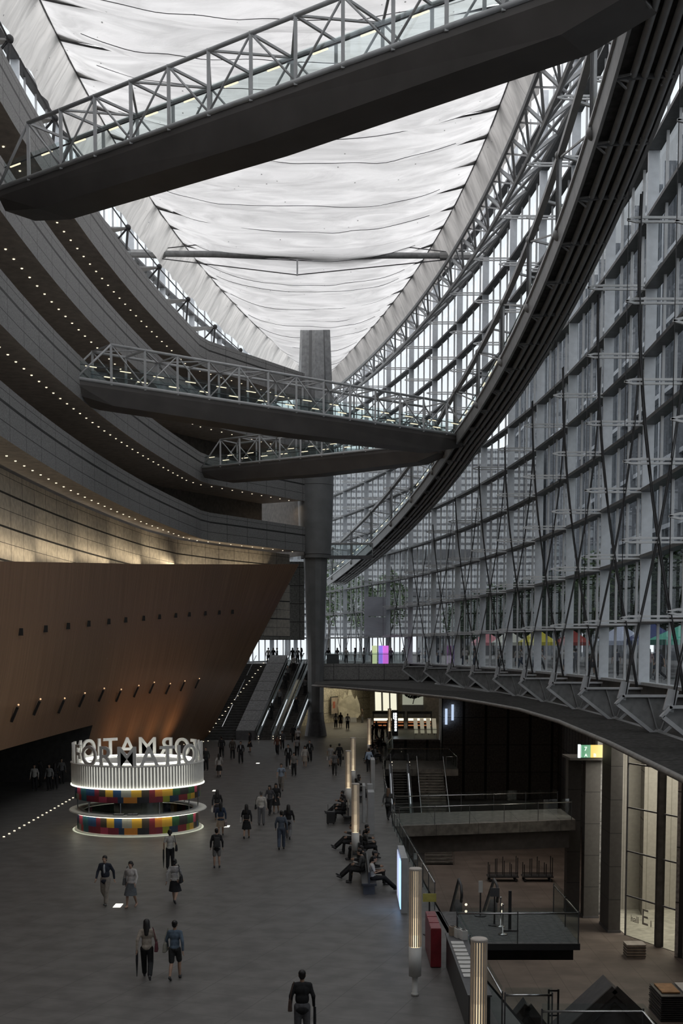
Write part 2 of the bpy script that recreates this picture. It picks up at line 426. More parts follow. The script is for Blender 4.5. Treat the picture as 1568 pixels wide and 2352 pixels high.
# ---- curved timber wall leaning out over the concourse
WT = [(-15.45, 30, 11.3), (-15.5, 44, 12.05), (-15.5, 56, 12.8), (-15.35, 68, 13.55), (-14.85, 80, 14.3), (-14.0, 90, 14.9), (-12.6, 100, 15.55), (-10.2, 110, 16.2), (-7.6, 116, 16.6), (-4.1, 121.5, 17.0)]
WB = [(-18.7, 30), (-18.65, 44), (-18.5, 56), (-18.2, 68), (-17.8, 80), (-17.2, 90), (-16.3, 100), (-15.1, 110), (-14.2, 115.5), (-13.1, 120.3)]
def wood_pt(s, t):
    s = max(0, min(.9999, s))*(len(WT)-1); i = int(s); f = s-i
    def cr(p0, p1, p2, p3):
        return [.5*((2*b)+(-a+c)*f+(2*a-5*b+4*c-d)*f*f+(-a+3*b-3*c+d)*f**3) for a, b, c, d in zip(p0, p1, p2, p3)]
    g = lambda L, j: L[max(0, min(len(L)-1, j))]
    T = cr(g(WT, i-1), g(WT, i), g(WT, i+1), g(WT, i+2)); B = cr(g(WB, i-1), g(WB, i), g(WB, i+1), g(WB, i+2))+[0]
    p = V(B)+(V(T)-V(B))*t
    p.x += .5*math.sin(math.pi*t)*(1 if s < 8 else max(0, 9-s))      # slight belly
    return p
NS, NT = 90, 14
SCUT = 4.22/9                      # the timber stops at z = 3.8 before this station
def trows(s0, s1, n_, cut):
    rows = []
    for j in range(NT+1):
        row = []
        for i in range(n_+1):
            s = s0+(s1-s0)*i/n_; t0 = 3.8/wood_pt(s, 1).z if cut else 0
            row.append(tuple(wood_pt(s, t0+(1-t0)*j/NT)))
        rows.append(row)
    return rows
mb = MB().ribbon(trows(0, SCUT, 42, True))
r2 = trows(SCUT, 1, 48, False)
mb.ribbon(r2)
wood = struct('wall_timber', mb, M_wood)
mb = MB()                          # capping along the top and the return at its far end
topr = [wood_pt(i/NS, 1) for i in range(NS+1)]
ins = []
for i, p in enumerate(topr):
    t_ = topr[min(i+1, NS)]-topr[max(i-1, 0)]; ins.append(V((-t_.y, t_.x, 0)).normalized())
mb.ribbon([[tuple(p) for p in topr], [tuple(p+d_*.35+V((0, 0, .02))) for p, d_ in zip(topr, ins)], [tuple(p+d_*.45-V((0, 0, .5))) for p, d_ in zip(topr, ins)]])
endc = [wood_pt(.9999, t/8) for t in range(9)]
mb.ribbon([[tuple(p) for p in endc], [(-17, 123, p.z) for p in endc]])
struct('trim_5', mb, mat('timber_edge', (.09, .05, .035), .5))
# recess under the timber wall
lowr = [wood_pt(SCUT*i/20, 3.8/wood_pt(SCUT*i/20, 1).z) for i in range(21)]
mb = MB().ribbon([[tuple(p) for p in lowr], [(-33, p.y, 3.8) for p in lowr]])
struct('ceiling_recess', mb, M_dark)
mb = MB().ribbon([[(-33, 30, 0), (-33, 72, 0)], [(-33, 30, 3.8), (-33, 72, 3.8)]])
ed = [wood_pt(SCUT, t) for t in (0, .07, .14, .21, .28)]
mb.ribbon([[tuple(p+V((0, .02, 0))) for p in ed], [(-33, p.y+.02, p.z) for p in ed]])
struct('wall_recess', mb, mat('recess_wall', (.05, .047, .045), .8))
mb = MB().ribbon([[(-34, -15, 0), (-34, 130, 0)], [(-34, -15, 40), (-34, 130, 40)]])
struct('wall_outer_left', mb, M_dark)
# ---------------------------------------------------------------- glass walls, one bay at a time
LV = [10.12+3.075*i for i in range(11)]
def bay(n, k, side, zb):
    f = xr if side > 0 else xl
    y0, y1 = yk(k), yk(k+1); x0, x1 = f(y0), f(y1)
    if y1 > 169.7: y1 = 169.7; x1 = -2.7
    w = empty('window_%d' % n, (x0, y0, zb)); tag(w, kind='structure')
    zt = 46.0; d = V((x1-x0, y1-y0, 0)); L = d.length; d = d/L; nrm = V((d.y, -d.x, 0))*side   # outward
    MB().beam((x0-.12*side, y0, zb), (x0-.12*side, y0, zt), .52, .12, up=V((0, 1, 0))).build('post', mat('post_paint', (.7, .735, .78), .4, var=.04), w)
    lv = [z for z in LV+[43.9] if z > zb+.5]
    P = lambda s, z, o=0: V((x0, y0, z))+d*(L*s)+nrm*o
    mb = MB()
    zz = [zb]+lv+[zt]
    for a, b in zip(zz, zz[1:]):
        mb.add([P(0, a, .15), P(1, a, .15), P(1, b, .15), P(0, b, .15)], [(0, 1, 2, 3)])
    mb.build('pane', M_glass, w)
    for z in lv:
        q = MB().beam(P(.01, z, -.12), P(.99, z, -.12), .62, .16)
        q.build('transom', M_dsteel, w)
    for s in (.25, .5, .75):
        MB().beam(P(s, zb), P(s, zt), .1, .12, up=nrm).build('mullion', M_lsteel, w)
    MB().beam(P(0, zb+.06, 0), P(1, zb+.06, 0), .5, .14).build('sill', M_pale, w)
    return w
n = 1
for k in range(-7, 14):
    bay(n, k, 1, SL); n += 1
for k in range(-5, 14):
    bay(n, k, -1, SL if yk(k) > 128 else 34.5); n += 1
# ring truss lying under the roof edge, right and left
def roof_truss(name, side):
    f = xr if side > 0 else xl
    root = empty(name); tag(root, kind='structure')
    ys = [yk(k/2) for k in range(-5, 25)]
    C = [[(f(y)-side*i, y, z) for y in ys] for i, z in ((4.0, 39.3), (2.9, 38.3), (1.2, 39.6))]
    for c in C: MB().path(c, .16, 6).build('chord', M_steel, root)
    mb = MB()
    for i in range(len(ys)-1):
        mb.beam(C[0][i], C[1][i], .2, .16); mb.beam(C[1][i], C[2][i], .28, .18)
        mb.beam(C[0][i], C[1][i+1], .16, .14); mb.beam(C[1][i+1], C[2][i], .2, .1); mb.beam(C[0][i], C[2][i+1], .12, .1)
        m1 = (V(C[0][i])+V(C[0][i+1]))/2
        mb.beam(m1, C[1][i], .1, .1); mb.beam(m1, C[1][i+1], .1, .1)
    mb.build('lacing', M_lsteel, root)
    return root
roof_truss('trim_6', 1)

# ================================================================== ceiling membrane (fabric hung under the roof)
mroot = thing('ceiling_membrane', 'white translucent fabric sheets sagging across the whole roof opening', 'fabric ceiling', (-2.7, 90, 41.5))
def mz(x, y, w0, w1):
    s = (x-w0)/max(.1, (w1-w0)); return 41.55-1.25*4*s*(1-s)*min(1, (w1-w0)/20)
YS = [18+4.3*i for i in range(0, 34)]
for a, b in zip(YS, YS[1:]):
    if xr((a+b)/2)-4.6 <= xl((a+b)/2)+4.6+.6 or b > 163: break
    mb = MB(); NX, NY = 44, 10; rows = []; sh = random.uniform(-.2, .2)
    for j in range(NY+1):
        f = j/NY; y = a+(b-a)*f; row = []
        w0, w1 = xl(y)+4.6, xr(y)-4.6
        for i in range(NX+1):
            s = i/NX; x = w0+(w1-w0)*s
            pinch = 1-abs(2*s-1)**4
            bil = 1.15*(1-(2*f-1)**2)*pinch+.1*math.sin(f*9+s*5+a)*pinch
            wv = .28*noise.noise(V((x*.13, y*.55, 1)))+.12*noise.noise(V((x*.5, y*1.7, 4)))
            row.append((x, y+.35*math.sin(s*7+a)*pinch*.5, mz(x, y, w0, w1)-bil+wv*pinch))
        rows.append(row)
    o = MB().ribbon(rows).build('fabric_panel', M_memb, mroot, smooth=True)
    MB().path([(p[0], p[1], p[2]-.02) for p in rows[0]], .06, 5).build('seam', M_seam, o)
    if random.random() < .8:
        r = rows[random.choice((3, 4, 6, 7))]
        MB().path([(p[0], p[1]+.25*noise.noise(V((p[0]*.3, a, 0))), p[2]-.015) for p in r[3:-4]], .022, 4).build('crease_cord', M_seam, o)
rb = MB()                          # unseen roof ribs and keels, added to shade the fabric in bands
for a in YS:
    w0, w1 = xl(a)+3.2, xr(a)-3.2
    if w1 > w0+1:
        q_ = [(w0+(w1-w0)*i/12, mz(w0+(w1-w0)*i/12, a, w0, w1)+.42) for i in range(13)]
        for (xa, za), (xb_, zb_) in zip(q_, q_[1:]): rb.beam((xa, a-.3, za), (xb_, a-.3, zb_), .75, .3, up=V((0, 0, 1)))
for fx in (.2, .4, .6, .8):
    for a, b in zip(YS, YS[1:]):
        if xr(b)-xl(b) > 6: rb.beam((xl(a)+(xr(a)-xl(a))*fx, a, 43.9), (xl(b)+(xr(b)-xl(b))*fx, b, 43.9), .35, .3)
struct('ceiling_roof', rb, M_steel)
for side in (1, -1):
    f = xr if side > 0 else xl
    yy = [18+1.075*i for i in range(0, 124)]
    rows = []
    for j in range(6):
        t = j/5
        rows.append([(f(y)-side*(4.6-(.95 if side > 0 else 1.3)*t+.2*noise.noise(V((y*2.2, t*1.5, 5)))*min(1, t*3)), y, 41.55-2.1*t-.25*abs(math.sin(y*math.pi/4.3))*t+.18*noise.noise(V((y, t*2, side)))) for y in yy])
    MB().ribbon(rows).build('side_curtain', M_curt, mroot, smooth=True)
    MB().path(rows[0], .06, 5).build('edge_cable', M_seam, mroot)
# ================================================================== central column
cx, cy = -2.6, 125.4
col = thing('hall_column', 'huge grey steel column tapering at both ends, standing in the middle of the hall', 'column', (cx, cy, 0))
prof = [(1.12, 0), (1.06, .5), (.86, 1.6), (.8, 2.4)]
MB().lathe(prof+[(0, 2.4)], (cx, cy, 0), 24).build('base', M_dsteel, col, smooth=False)
cstl = mat('column_steel', (.2, .205, .21), .5, var=.06, scale=1)
MB().lathe([(.8, 2.4), (.84, 8), (1.0, 13), (1.2, 17.8), (0, 17.8)], (cx, cy, 0), 12).build('lower_shaft', cstl, col)
body = MB().lathe([(1.5, 17.8), (1.68, 20.5), (1.8, 24.5), (1.83, 29)], (cx, cy, 0), 32).build('shaft', cstl, col, smooth=True)
for z in (18.2, 19.9, 21.6, 23.3, 25.0, 26.7, 28.4):
    r = 1.5+.33*min(1, (z-17.8)/9)+.02
    MB().lathe([(r-.1, -.05), (r+.03, -.04), (r+.03, .04), (r-.1, .05)], (cx, cy, z), 32).build('ring_joint', M_dsteel, body, smooth=True)
mb = MB()
for a in range(4):
    an = a*math.pi/2+.3
    d = V((math.cos(an), math.sin(an), 0)); e2 = V((-d.y, d.x, 0))
    mb.hull([V((cx, cy, 29))+d*1.85*s1+e2*w for s1, w in ((1, -.55), (1, .55), (.1, .9), (.1, -.9))],
            [V((cx, cy, 41.5))+d*1.35*s1+e2*w for s1, w in ((1, -.4), (1, .4), (.1, .7), (.1, -.7))])
mb.build('upper_shaft', mat('column_upper', (.36, .37, .38), .5), col)
MB().lathe([(1.83, 29), (1.25, 29), (.95, 41.5)], (cx, cy, 0), 16).build('core', cstl, col)

# ================================================================== footbridges
def footbridge(label, P0, P1, H=2.3, W=2.3, nb=14, z=24.35):
    P0 = V(P0); P1 = V(P1); root = thing('footbridge', label, 'footbridge', P0)
    d = P1-P0; L = d.length; d.normalize(); s = V((d.y, -d.x, 0)).normalized(); up = V((0, 0, 1)); hw = W/2
    P = lambda t, o, h: P0+d*(L*t)+s*o+up*h
    # deck: boat shaped box girder
    q = lambda t, dep, wb: [P(t, -hw, .0), P(t, hw, .0), P(t, hw, -.25), P(t, wb, -dep), P(t, -wb, -dep), P(t, -hw, -.25)]
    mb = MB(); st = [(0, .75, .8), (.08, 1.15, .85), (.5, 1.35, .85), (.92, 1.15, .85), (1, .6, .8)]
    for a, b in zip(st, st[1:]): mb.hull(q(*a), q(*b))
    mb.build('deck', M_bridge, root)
    for o in (-hw, hw):
        MB().tube(P(0, o, .08), P(1, o, .08), .1, n=10).build('bottom_chord', M_lsteel, root, smooth=True)
        MB().tube(P(1/nb, o, H), P(1-1/nb, o, H), .085, n=10).build('top_chord', M_lsteel, root, smooth=True)
        MB().tube(P(0, o, .1), P(1/nb, o, H), .06).build('end_strut', M_lsteel, root, smooth=True)
        MB().tube(P(1, o, .1), P(1-1/nb, o, H), .06).build('end_strut', M_lsteel, root, smooth=True)
        for i in range(1, nb):
            MB().beam(P(i/nb, o, -.05), P(i/nb, o, H+.06), .13, .13).build('post', M_lsteel, root)
        for i in range(1, nb-1):
            a, b = (i, i+1) if i % 2 else (i+1, i)
            MB().tube(P(a/nb, o, H), P(b/nb, o, .1), .045, n=6).build('brace', M_lsteel, root, smooth=True)
        MB().add([P(.01, o*.88, .15), P(.99, o*.88, .15), P(.99, o*.88, 1.15), P(.01, o*.88, 1.15)], [(0, 1, 2, 3)]).build('glass_panel', M_rail, root)
        MB().tube(P(.01, o*.86, .95), P(.99, o*.86, .95), .035, n=6).build('handrail', M_dsteel, root)
    for i in range(1, nb):
        MB().beam(P(i/nb, -hw, H), P(i/nb, hw, H), .09, .09).build('roof_tie', M_lsteel, root)
    mb = MB()
    for i in range(1, nb-1):
        sg = 1 if i % 2 else -1
        mb.beam(P(i/nb, -hw*sg, H), P((i+1)/nb, hw*sg, H), .09, .07)
    mb.build('roof_bracing', M_lsteel, root)
    for i in range(nb):
        for o in (hw*.84, -hw*.84):
            MB().beam(P((i+.3)/nb, o, .9), P((i+.62)/nb, o, .9), .05, .05).build('light_strip', M_led, root)
    return root
footbridge('grey steel truss footbridge, the uppermost one slanting up to the right', (-14.1, 56.2, 28.6), (9.0, 38.4, 28.6), nb=14)
footbridge('steel truss footbridge in the middle, sloping down to the right in view', (-16.0, 73.9, 24.35), (8.64, 93.9, 24.35), nb=14)
footbridge('shorter steel truss footbridge behind and below the other two', (-11.45, 109.85, 24.35), (7.8, 96.9, 24.35), nb=11, H=2.25)

# small gallery from the column to the ramp
g = thing('gallery_landing', 'short level landing linking the great column with the curved ramp', 'walkway', (-1, 126, 17.9))
MB().box((.9, 126, 17.95), (4.4, 1.6, .28)).build('deck', M_dsteel, g)
for y in (125.3, 126.7):
    MB().tube((-1, y, 19.3), (3.1, y, 19.3), .06).build('handrail', M_steel, g)
for x in (1, 3.1):
    MB().tube((x, 125.3, 18), (x, 125.3, 19.3), .05).build('post', M_steel, g)
MB().add([(-1, 125.3, 18.1), (3.1, 125.3, 18.1), (3.1, 125.3, 19.2), (-1, 125.3, 19.2)], [(0, 1, 2, 3)]).build('glass_panel', M_rail, g)

# ================================================================== curved ramp along the glass wall
def rz(y):
    return 24.35+(93.4-y)*.0775 if y < 93.4 else 24.35-(y-93.4)*.132
RIN, ROUT = 4.75, 2.65
def rp(y, ins, h): return V((xr(y)-ins, y, rz(y)+h))
ramp = thing('curved_ramp', 'long curved walkway ramp descending along the inside of the glass wall', 'ramp', rp(30, RIN, 0))
ry = [20+2*i for i in range(0, 66)]
q = MB()
def sweep(mb, prof, ysl):
    loops = [[rp(y, i, h) for i, h in prof] for y in ysl]
    n = len(prof); vs = [p for l in loops for p in l]
    fs = [(j*n+i, j*n+(i+1) % n, (j+1)*n+(i+1) % n, (j+1)*n+i) for j in range(len(ysl)-1) for i in range(n)]
    fs += [tuple(range(n))[::-1], tuple((len(ysl)-1)*n+i for i in range(n))]
    return mb.add(vs, fs)
sweep(MB(), [(RIN, 0), (ROUT, 0), (ROUT, -.25), (RIN, -.25)], ry).build('deck', M_dark, ramp)
sweep(MB(), [(RIN+.12, .12), (RIN-.1, .12), (RIN-.1, -.62), (RIN+.02, -.62)], ry).build('hall_side_beam', M_steel, ramp)
sweep(MB(), [(ROUT+.1, .1), (ROUT-.05, .1), (ROUT-.05, -.45), (ROUT+.1, -.45)], ry).build('wall_side_beam', M_steel, ramp)
sweep(MB(), [(RIN+.2, .2), (RIN+.08, .2), (RIN+.08, .08), (RIN+.2, .08)], ry).build('edge_rail', M_lsteel, ramp)
for ins in (4.1, 3.72, 3.3, 2.95):
    MB().path([rp(y, ins, -.42) for y in ry], .13, 8).build('floor_pipe', M_steel, ramp, smooth=True)
nodes = [yk(k/2+.25) for k in range(-7, 23)]
for i, y in enumerate(nodes):
    if y < 21 or y > 148: continue
    MB().beam(rp(y, RIN-.1, -.5), rp(y, ROUT+.05, -.4), .1, .16).build('cross_beam', M_dsteel, ramp)
    f1 = MB()
    for a in (-.35, 0, .35):
        f1.beam(rp(y, RIN-.05, -.5), rp(y+a*1.3, RIN-.5, -.62), .06, .06)
        f1.beam(rp(y, ROUT, -.35), rp(y+a*1.3, ROUT+.45, -.5), .06, .06)
    f1.build('fan_bracket', M_steel, ramp)
    if i % 2 == 0:
        MB().tube(rp(y, RIN, -.1), rp(y, RIN, 3.3), .09, n=8).build('post', M_lsteel, ramp, smooth=True)
        MB().ball(rp(y, RIN+.02, -.1), .27).build('node', M_steel, ramp, smooth=True)
        MB().ball(rp(y, RIN+.02, 3.3), .22).build('node', M_steel, ramp, smooth=True)
        mb = MB()
        for o in (-.22, .22):
            mb.tube(rp(y+o, RIN+.1, -.1), rp(y+o, RIN+.1, 3.2), .035, n=6)
        mb.build('tie_rod', M_dsteel, ramp)
        if i > 1 and nodes[i-2] > 21:
            MB().beam(rp(nodes[i-2], RIN, .0), rp(y, RIN, 3.2), .07, .07).build('brace', M_steel, ramp)
    MB().beam(rp(y, RIN, 3.3), rp(y+1.2, ROUT, 3.3), .12, .1).build('roof_tie', M_lsteel, ramp)
sweep(MB(), [(RIN+.14, 3.42), (RIN-.14, 3.42), (RIN-.14, 3.16), (RIN+.14, 3.16)], ry[:-3]).build('top_chord', M_steel, ramp)
for ins in (RIN-.15, ROUT+.1):
    MB().ribbon([[rp(y, ins, .15) for y in ry], [rp(y, ins, 1.2) for y in ry]]).build('glass_panel', M_rail, ramp)
    MB().path([rp(y, ins, 1.05) for y in ry], .035, 5).build('handrail', M_dsteel, ramp)
for i in range(56):
    y = 24+2.25*i
    MB().beam(rp(y, RIN-.2, .95), rp(y+.8, RIN-.2, .95), .05, .05).build('light_strip', M_led, ramp)

# ================================================================== vertical cable trusses on the glass wall
def spreader_mb():
    mb = MB()
    mb.beam((-.1, 0, .08), (-2.7, 0, .08), .1, .085); mb.beam((-.1, 0, -.08), (-2.7, 0, -.08), .1, .085)
    mb.beam((-2.7, 0, .085), (-3.05, 0, 0), .1, .075); mb.beam((-2.7, 0, -.085), (-3.05, 0, 0), .1, .075)
    mb.beam((-2.3, -.02, .0), (-2.3, .02, 0), .1, .3)
    mb.beam((-.1, -.01, 0), (-.2, .01, 0), .1, .25)
    return mb
SPM = None
count = [k for k in range(-2, 13)]
for j, k in enumerate(count):
    y0 = yk(k); x0 = xr(y0)
    lab = 'vertical cable truss with pointed horizontal spreaders, %s along the glass wall' % ('nearest of the row' if j == 0 else ORD[j]+' from the near end')
    t = thing('cable_truss', lab, 'cable truss', (x0, y0, SL), 0, 'cable trusses along the glass wall')
    zr = rz(y0)
    for i, z in enumerate(LV[:10]):
        if zr-1.2 < z < zr+3.6: continue
        if SPM is None:
            o = spreader_mb().build('spreader', mat('spreader_paint', (.85, .86, .87), .4, var=.03)); SPM = o
            o.parent = t; o.location = (0, 0, z-SL)
        else:
            o = SPM.copy(); COL.objects.link(o); o.parent = t; o.location = (0, 0, z-SL)
    def rod(fn, r, name, zs, dy=0):
        MB().path([(x0-fn(z), y0+dy, z) for z in zs], r, 6).build(name, M_black, t, smooth=True)
    zs = [SL-.2+i*1.3 for i in range(int((min(zr, 40)-1-SL)/1.3)+1)]
    lens = lambda z: abs(math.sin(math.pi*(z-SL)/34.))
    A_ = lambda z: .35+2.2*lens(z)**.9
    B_ = lambda z: 2.85-2.3*lens(z)
    rod(A_, .045, 'tension_rod', zs, .13); rod(A_, .03, 'tension_rod', zs, -.13)
    rod(B_, .035, 'tension_rod', zs, .13); rod(B_, .025, 'tension_rod', zs, -.13)
    rod(lambda z: 3.0, .015, 'guy_wire', [LV[0], min(zr-1, LV[9])])
# kite shaped brackets standing across the slab edge under the glass wall sill, one at each post
for j, k in enumerate(range(-2, 11)):
    y0 = yk(k); x0 = xr(y0)
    lab = 'kite-shaped steel bracket under the glass wall sill, %s of the row' % (ORD[j] if j else 'nearest')
    t = thing('sill_bracket', lab, 'bracket', (x0, y0, 5.6), 0, 'kite brackets under the glass wall')
    pl = [(3.15, 6.72), (2.9, 7.02), (.25, 7.02), (.25, 6.5), (1.3, 5.45), (1.6, 5.45)]
    MB().hull([(x0-i, y0-.05, z) for i, z in pl], [(x0-i, y0+.05, z) for i, z in pl]).build('panel', mat('bracket_panel', (.24, .24, .24), .5), t)
    MB().beam((x0-3.15, y0-.1, 6.72), (x0-1.5, y0-.1, 5.42), .14, .22, up=V((0, 1, 0))).build('arm', M_lsteel, t)
    MB().beam((x0-1.4, y0-.1, 5.42), (x0-.25, y0-.1, 6.5), .1, .22, up=V((0, 1, 0))).build('arm', M_lsteel, t)
    MB().beam((x0-2.95, y0-.1, 7.04), (x0-.2, y0-.1, 7.04), .1, .22, up=V((0, 1, 0))).build('top_flange', M_lsteel, t)
    MB().beam((x0-3.2, y0-.1, 6.7), (x0-2.88, y0-.1, 7.06), .1, .22, up=V((0, 1, 0))).build('top_flange', M_lsteel, t)
    for s_ in (1.9, .9): MB().beam((x0-s_, y0-.1, 7.0), (x0-1.45, y0-.1, 5.5), .05, .05).build('rib', M_steel, t)
    MB().beam((x0-2.95, y0, 6.9), (x0-2.78, y0, 7.6), .34, .12, up=V((0, 1, 0))).build('rod_socket', M_lsteel, t)
    MB().ball((x0-1.45, y0, 5.45), .28).build('node', M_steel, t, smooth=True)
# ================================================================== tie strut below the fabric
st = thing('roof_strut', 'long horizontal steel strut with cable stays spanning under the fabric ceiling', 'strut', (-3.4, 102, 40))
zt = 39.9; L0, L1 = V((-17.6, 101, zt+.1)), V((10.6, 101, zt-.1)); mid = (L0+L1)/2
MB().path([L0, L0+(L1-L0)*.02, L0+(L1-L0)*.12, mid, L0+(L1-L0)*.9, L1], [.12, .2, .24, .27, .22, .15], 10).build('tube', mat('strut_steel', (.28, .285, .29), .45), st, smooth=True)
MB().path([L0+(L1-L0)*.035, L0+(L1-L0)*.13], .33, 8).build('sleeve', M_steel, st)
MB().path([L0+(L1-L0)*.9, L0+(L1-L0)*.985], .3, 8).build('sleeve', M_steel, st)
MB().path([mid+V((.9, 0, 0)), mid+V((2.2, 0, .02)), mid+V((2.5, 0, .02))], [.12, .36, .2], 8).build('sleeve', M_steel, st)
MB().beam(mid+V((0, 0, -1.6)), mid+V((0, 0, 1.65)), .13, .13).build('mast', M_lsteel, st)
for h in (1.6, -1.55):
    for e, s in ((L0, .04), (L1, -.02)):
        MB().tube(mid+V((0, 0, h)), e+V((s*20, 0, .1 if h > 0 else -.1)), .045, n=5).build('stay_cable', M_dsteel, st)
        MB().tube(mid+V((0, 0, h*.28)), e+V((s*20, 0, 0)), .035, n=5).build('stay_cable', M_dsteel, st)
# dark brackets on the left roof edge
for j, k in enumerate(range(0, 9)):
    y0 = yk(k+.5); x0 = xl(y0)
    t = thing('roof_bracket', 'dark V-shaped roof bracket above the top balcony, %s from the near end' % ORD[j], 'bracket', (x0, y0, 36), 0, 'brackets above the top balcony')
    MB().hull([V((x0, y0-1.3, 38.3)), V((x0, y0+1.3, 38.3)), V((x0+3.6, y0+.1, 38.6)), V((x0+3.6, y0-.1, 38.6))], [V((x0, y0-1.3, 38.2)), V((x0, y0+1.3, 38.2)), V((x0+3.6, y0+.1, 38.5)), V((x0+3.6, y0-.1, 38.5))]).build('plate', M_steel, t)
    MB().tube((x0+3.6, y0, 38.6), (x0+3.3, y0, 35.4), .09).build('strut', M_black, t)
    MB().tube((x0+3.6, y0, 38.6), (x0+.3, y0, 35.0), .07).build('strut', M_black, t)
    MB().ball((x0+3.6, y0, 38.6), .22).build('joint', M_black, t, smooth=True)
    MB().path([(x0+3.6, y0, 38.5), (xl(y0+FS)+3.6, y0+FS, 38.5)], .05, 5).build('edge_rope', M_black, t)

# ================================================================== downlights in the balcony soffits
DL = MB().lathe([(0, .02), (.045, .02), (.055, 0), (.062, .03), (.05, .06), (0, .06)], n=10).build('downlight', M_spot)
first = True
lev_name = ['lowest', 'second', 'third', 'top']
for i, z in enumerate(LEV):
    pts = offset_path(BAND, -1.2 if i else -1.3)
    seg = []; acc = 0
    for (xa, ya), (xb_, yb_) in zip(pts, pts[1:]):
        l = math.hypot(xb_-xa, yb_-ya)
        while acc < l:
            seg.append((xa+(xb_-xa)*acc/l, ya+(yb_-ya)*acc/l)); acc += 1.55 if i else 1.7
        acc -= l
    for (x, y) in seg:
        if y < 44: continue
        o = DL if first else DL.copy()
        if not first: COL.objects.link(o)
        first = False
        o.location = (x, y, z-1.3+.06-.04)
        tag(o, 'small round downlight in a row under the %s balcony' % lev_name[i], 'downlight', 'downlights under the %s balcony' % lev_name[i])
# ================================================================== outside: buildings, trees, tents
def slab_building(name, label, x0, x1, y0, y1, z0, z1, wallm, cols, rows, cat='building'):
    t = thing(name, label, cat, ((x0+x1)/2, (y0+y1)/2, z0))
    MB().box(((x0+x1)/2, (y0+y1)/2, (z0+z1)/2), (x1-x0, y1-y0, z1-z0)).build('wall', wallm, t)
    return t
b1 = slab_building('office_building', 'tall dark office building with pale vertical fins across the plaza, seen through the glass wall', 44, 70, 40, 330, 12.5, 78, grid_mat('office_glazing', (.05, .058, .066), [(1, 4.2, .5, 0), (2, 4.0, .7, 0)], joint=(.11, .12, .135), rough=.25, coord='Object', spec=.5), 0, 0)
for i in range(34):
    MB().box((43.4, 44+8.4*i, 40), (1.4, .7, 66)).build('fin', mat('fin_paint', (.2, .21, .23), .5), b1)
for i in range(16): MB().box((46, 48+18*i, 9.8), (1.4, 1.4, 5.4)).build('pillar', M_dsteel, b1)
for i in range(7):
    MB().box((43.6, 185, 16+9*i), (1.0, 290, .6)).build('ledge', MATS['fin_paint'], b1)
lm = grid_mat('louvre_facade', (.5, .51, .52), [(2, 1.35, .5, 0), (0, 7.0, .25, 0)], joint=(.16, .16, .17), rough=.5, coord='Object')
b2 = slab_building('louvred_tower', 'pale office tower with close horizontal louvres behind the far end of the glass hall', -22, 42, 262, 290, 11.5, 50, lm, 0, 0)
for i in range(8): MB().box((-20+8.5*i, 266, 9.3), (1.2, 1.2, 4.4)).build('pillar', M_dsteel, b2)
MB().box((3.5, 261, 20), (50, 1.6, 1.0)).build('canopy', M_dsteel, b2)
MB().box((3.5, 261.2, 28), (52, .8, 1.6)).build('ledge', M_dsteel, b2)
b3 = slab_building('apartment_block', 'lower grey building at the far end of the plaza', 20, 40, 300, 330, SL, 34, grid_mat('far_windows', (.3, .3, .3), [(0, 2.5, 1.2, 0), (2, 3.2, 1.4, 0)], joint=(.08, .085, .09), coord='Object'), 0, 0)
MB().box((30, 299.6, 34.5), (20, 1.5, 1)).build('roof_edge', M_dsteel, b3)
M_leaf = mat('leaves', (.035, .06, .025), .7, var=.35, scale=1.5)
M_leaf2 = mat('light_leaves', (.09, .14, .05), .7, var=.35, scale=1.5)
M_bark = mat('bark', (.06, .05, .04), .8)
def tree_mesh(seed, h, lf):
    rnd = random.Random(seed); mb = MB()
    for i in range(1500):
        a = rnd.uniform(0, 6.283); u = rnd.uniform(-1, 1); r = rnd.uniform(.35, 1)**.5
        c = V((math.cos(a)*math.sqrt(1-u*u)*r*2.9, math.sin(a)*math.sqrt(1-u*u)*r*2.9, h*.66+u*r*h*.33))
        c += V((rnd.gauss(0, .25), rnd.gauss(0, .25), rnd.gauss(0, .25)))
        n1 = V((rnd.gauss(0, 1), rnd.gauss(0, 1), rnd.gauss(0, 1))).normalized()
        x, y = frame(n1); s = rnd.uniform(.16, .34)
        mb.add([c-x*s, c-y*s*.6, c+x*s, c+y*s*.6], [(0, 1, 2, 3)])
    return mb
def make_tree(seed, h, lf):
    t = empty('street_tree')
    tree_mesh(seed, h, lf).build('foliage', lf, t)
    mb = MB().path([(0, 0, 0), (.05, 0, h*.3), (0, .1, h*.6)], [.2, .15, .07], 8)
    for a in range(5):
        mb.path([(0, 0, h*(.28+.05*a)), (1.1*math.cos(a*1.3), 1.1*math.sin(a*1.3), h*(.45+.05*a)), (1.9*math.cos(a*1.3), 1.9*math.sin(a*1.3), h*(.6+.05*a))], [.09, .06, .03], 6)
    mb.build('trunk', M_bark, t)
    return t
TR = [make_tree(3, 9, M_leaf), make_tree(5, 10, M_leaf2)]
ti = 0
for i in range(15):
    for jx, xo in enumerate((11.5, 18.5)):
        y = 62+9.3*i+jx*4.5; x = xr(min(y, 130))+xo+random.uniform(-1, 1)
        src = TR[(i*3+jx) % 5 == 0]
        ti += 1
        o = copy_tree(src, loc=(x, y, SL), rz=random.uniform(0, 6))
        row = 'row nearer the glass' if jx == 0 else 'row farther from the glass'
        tag(o, 'leafy plaza tree outside, %s in the %s' % (ORD[i] if i else 'nearest', row), 'tree', 'trees on the plaza')
for s in TR:
    for c in list(s.children): bpy.data.objects.remove(c)
    bpy.data.objects.remove(s)
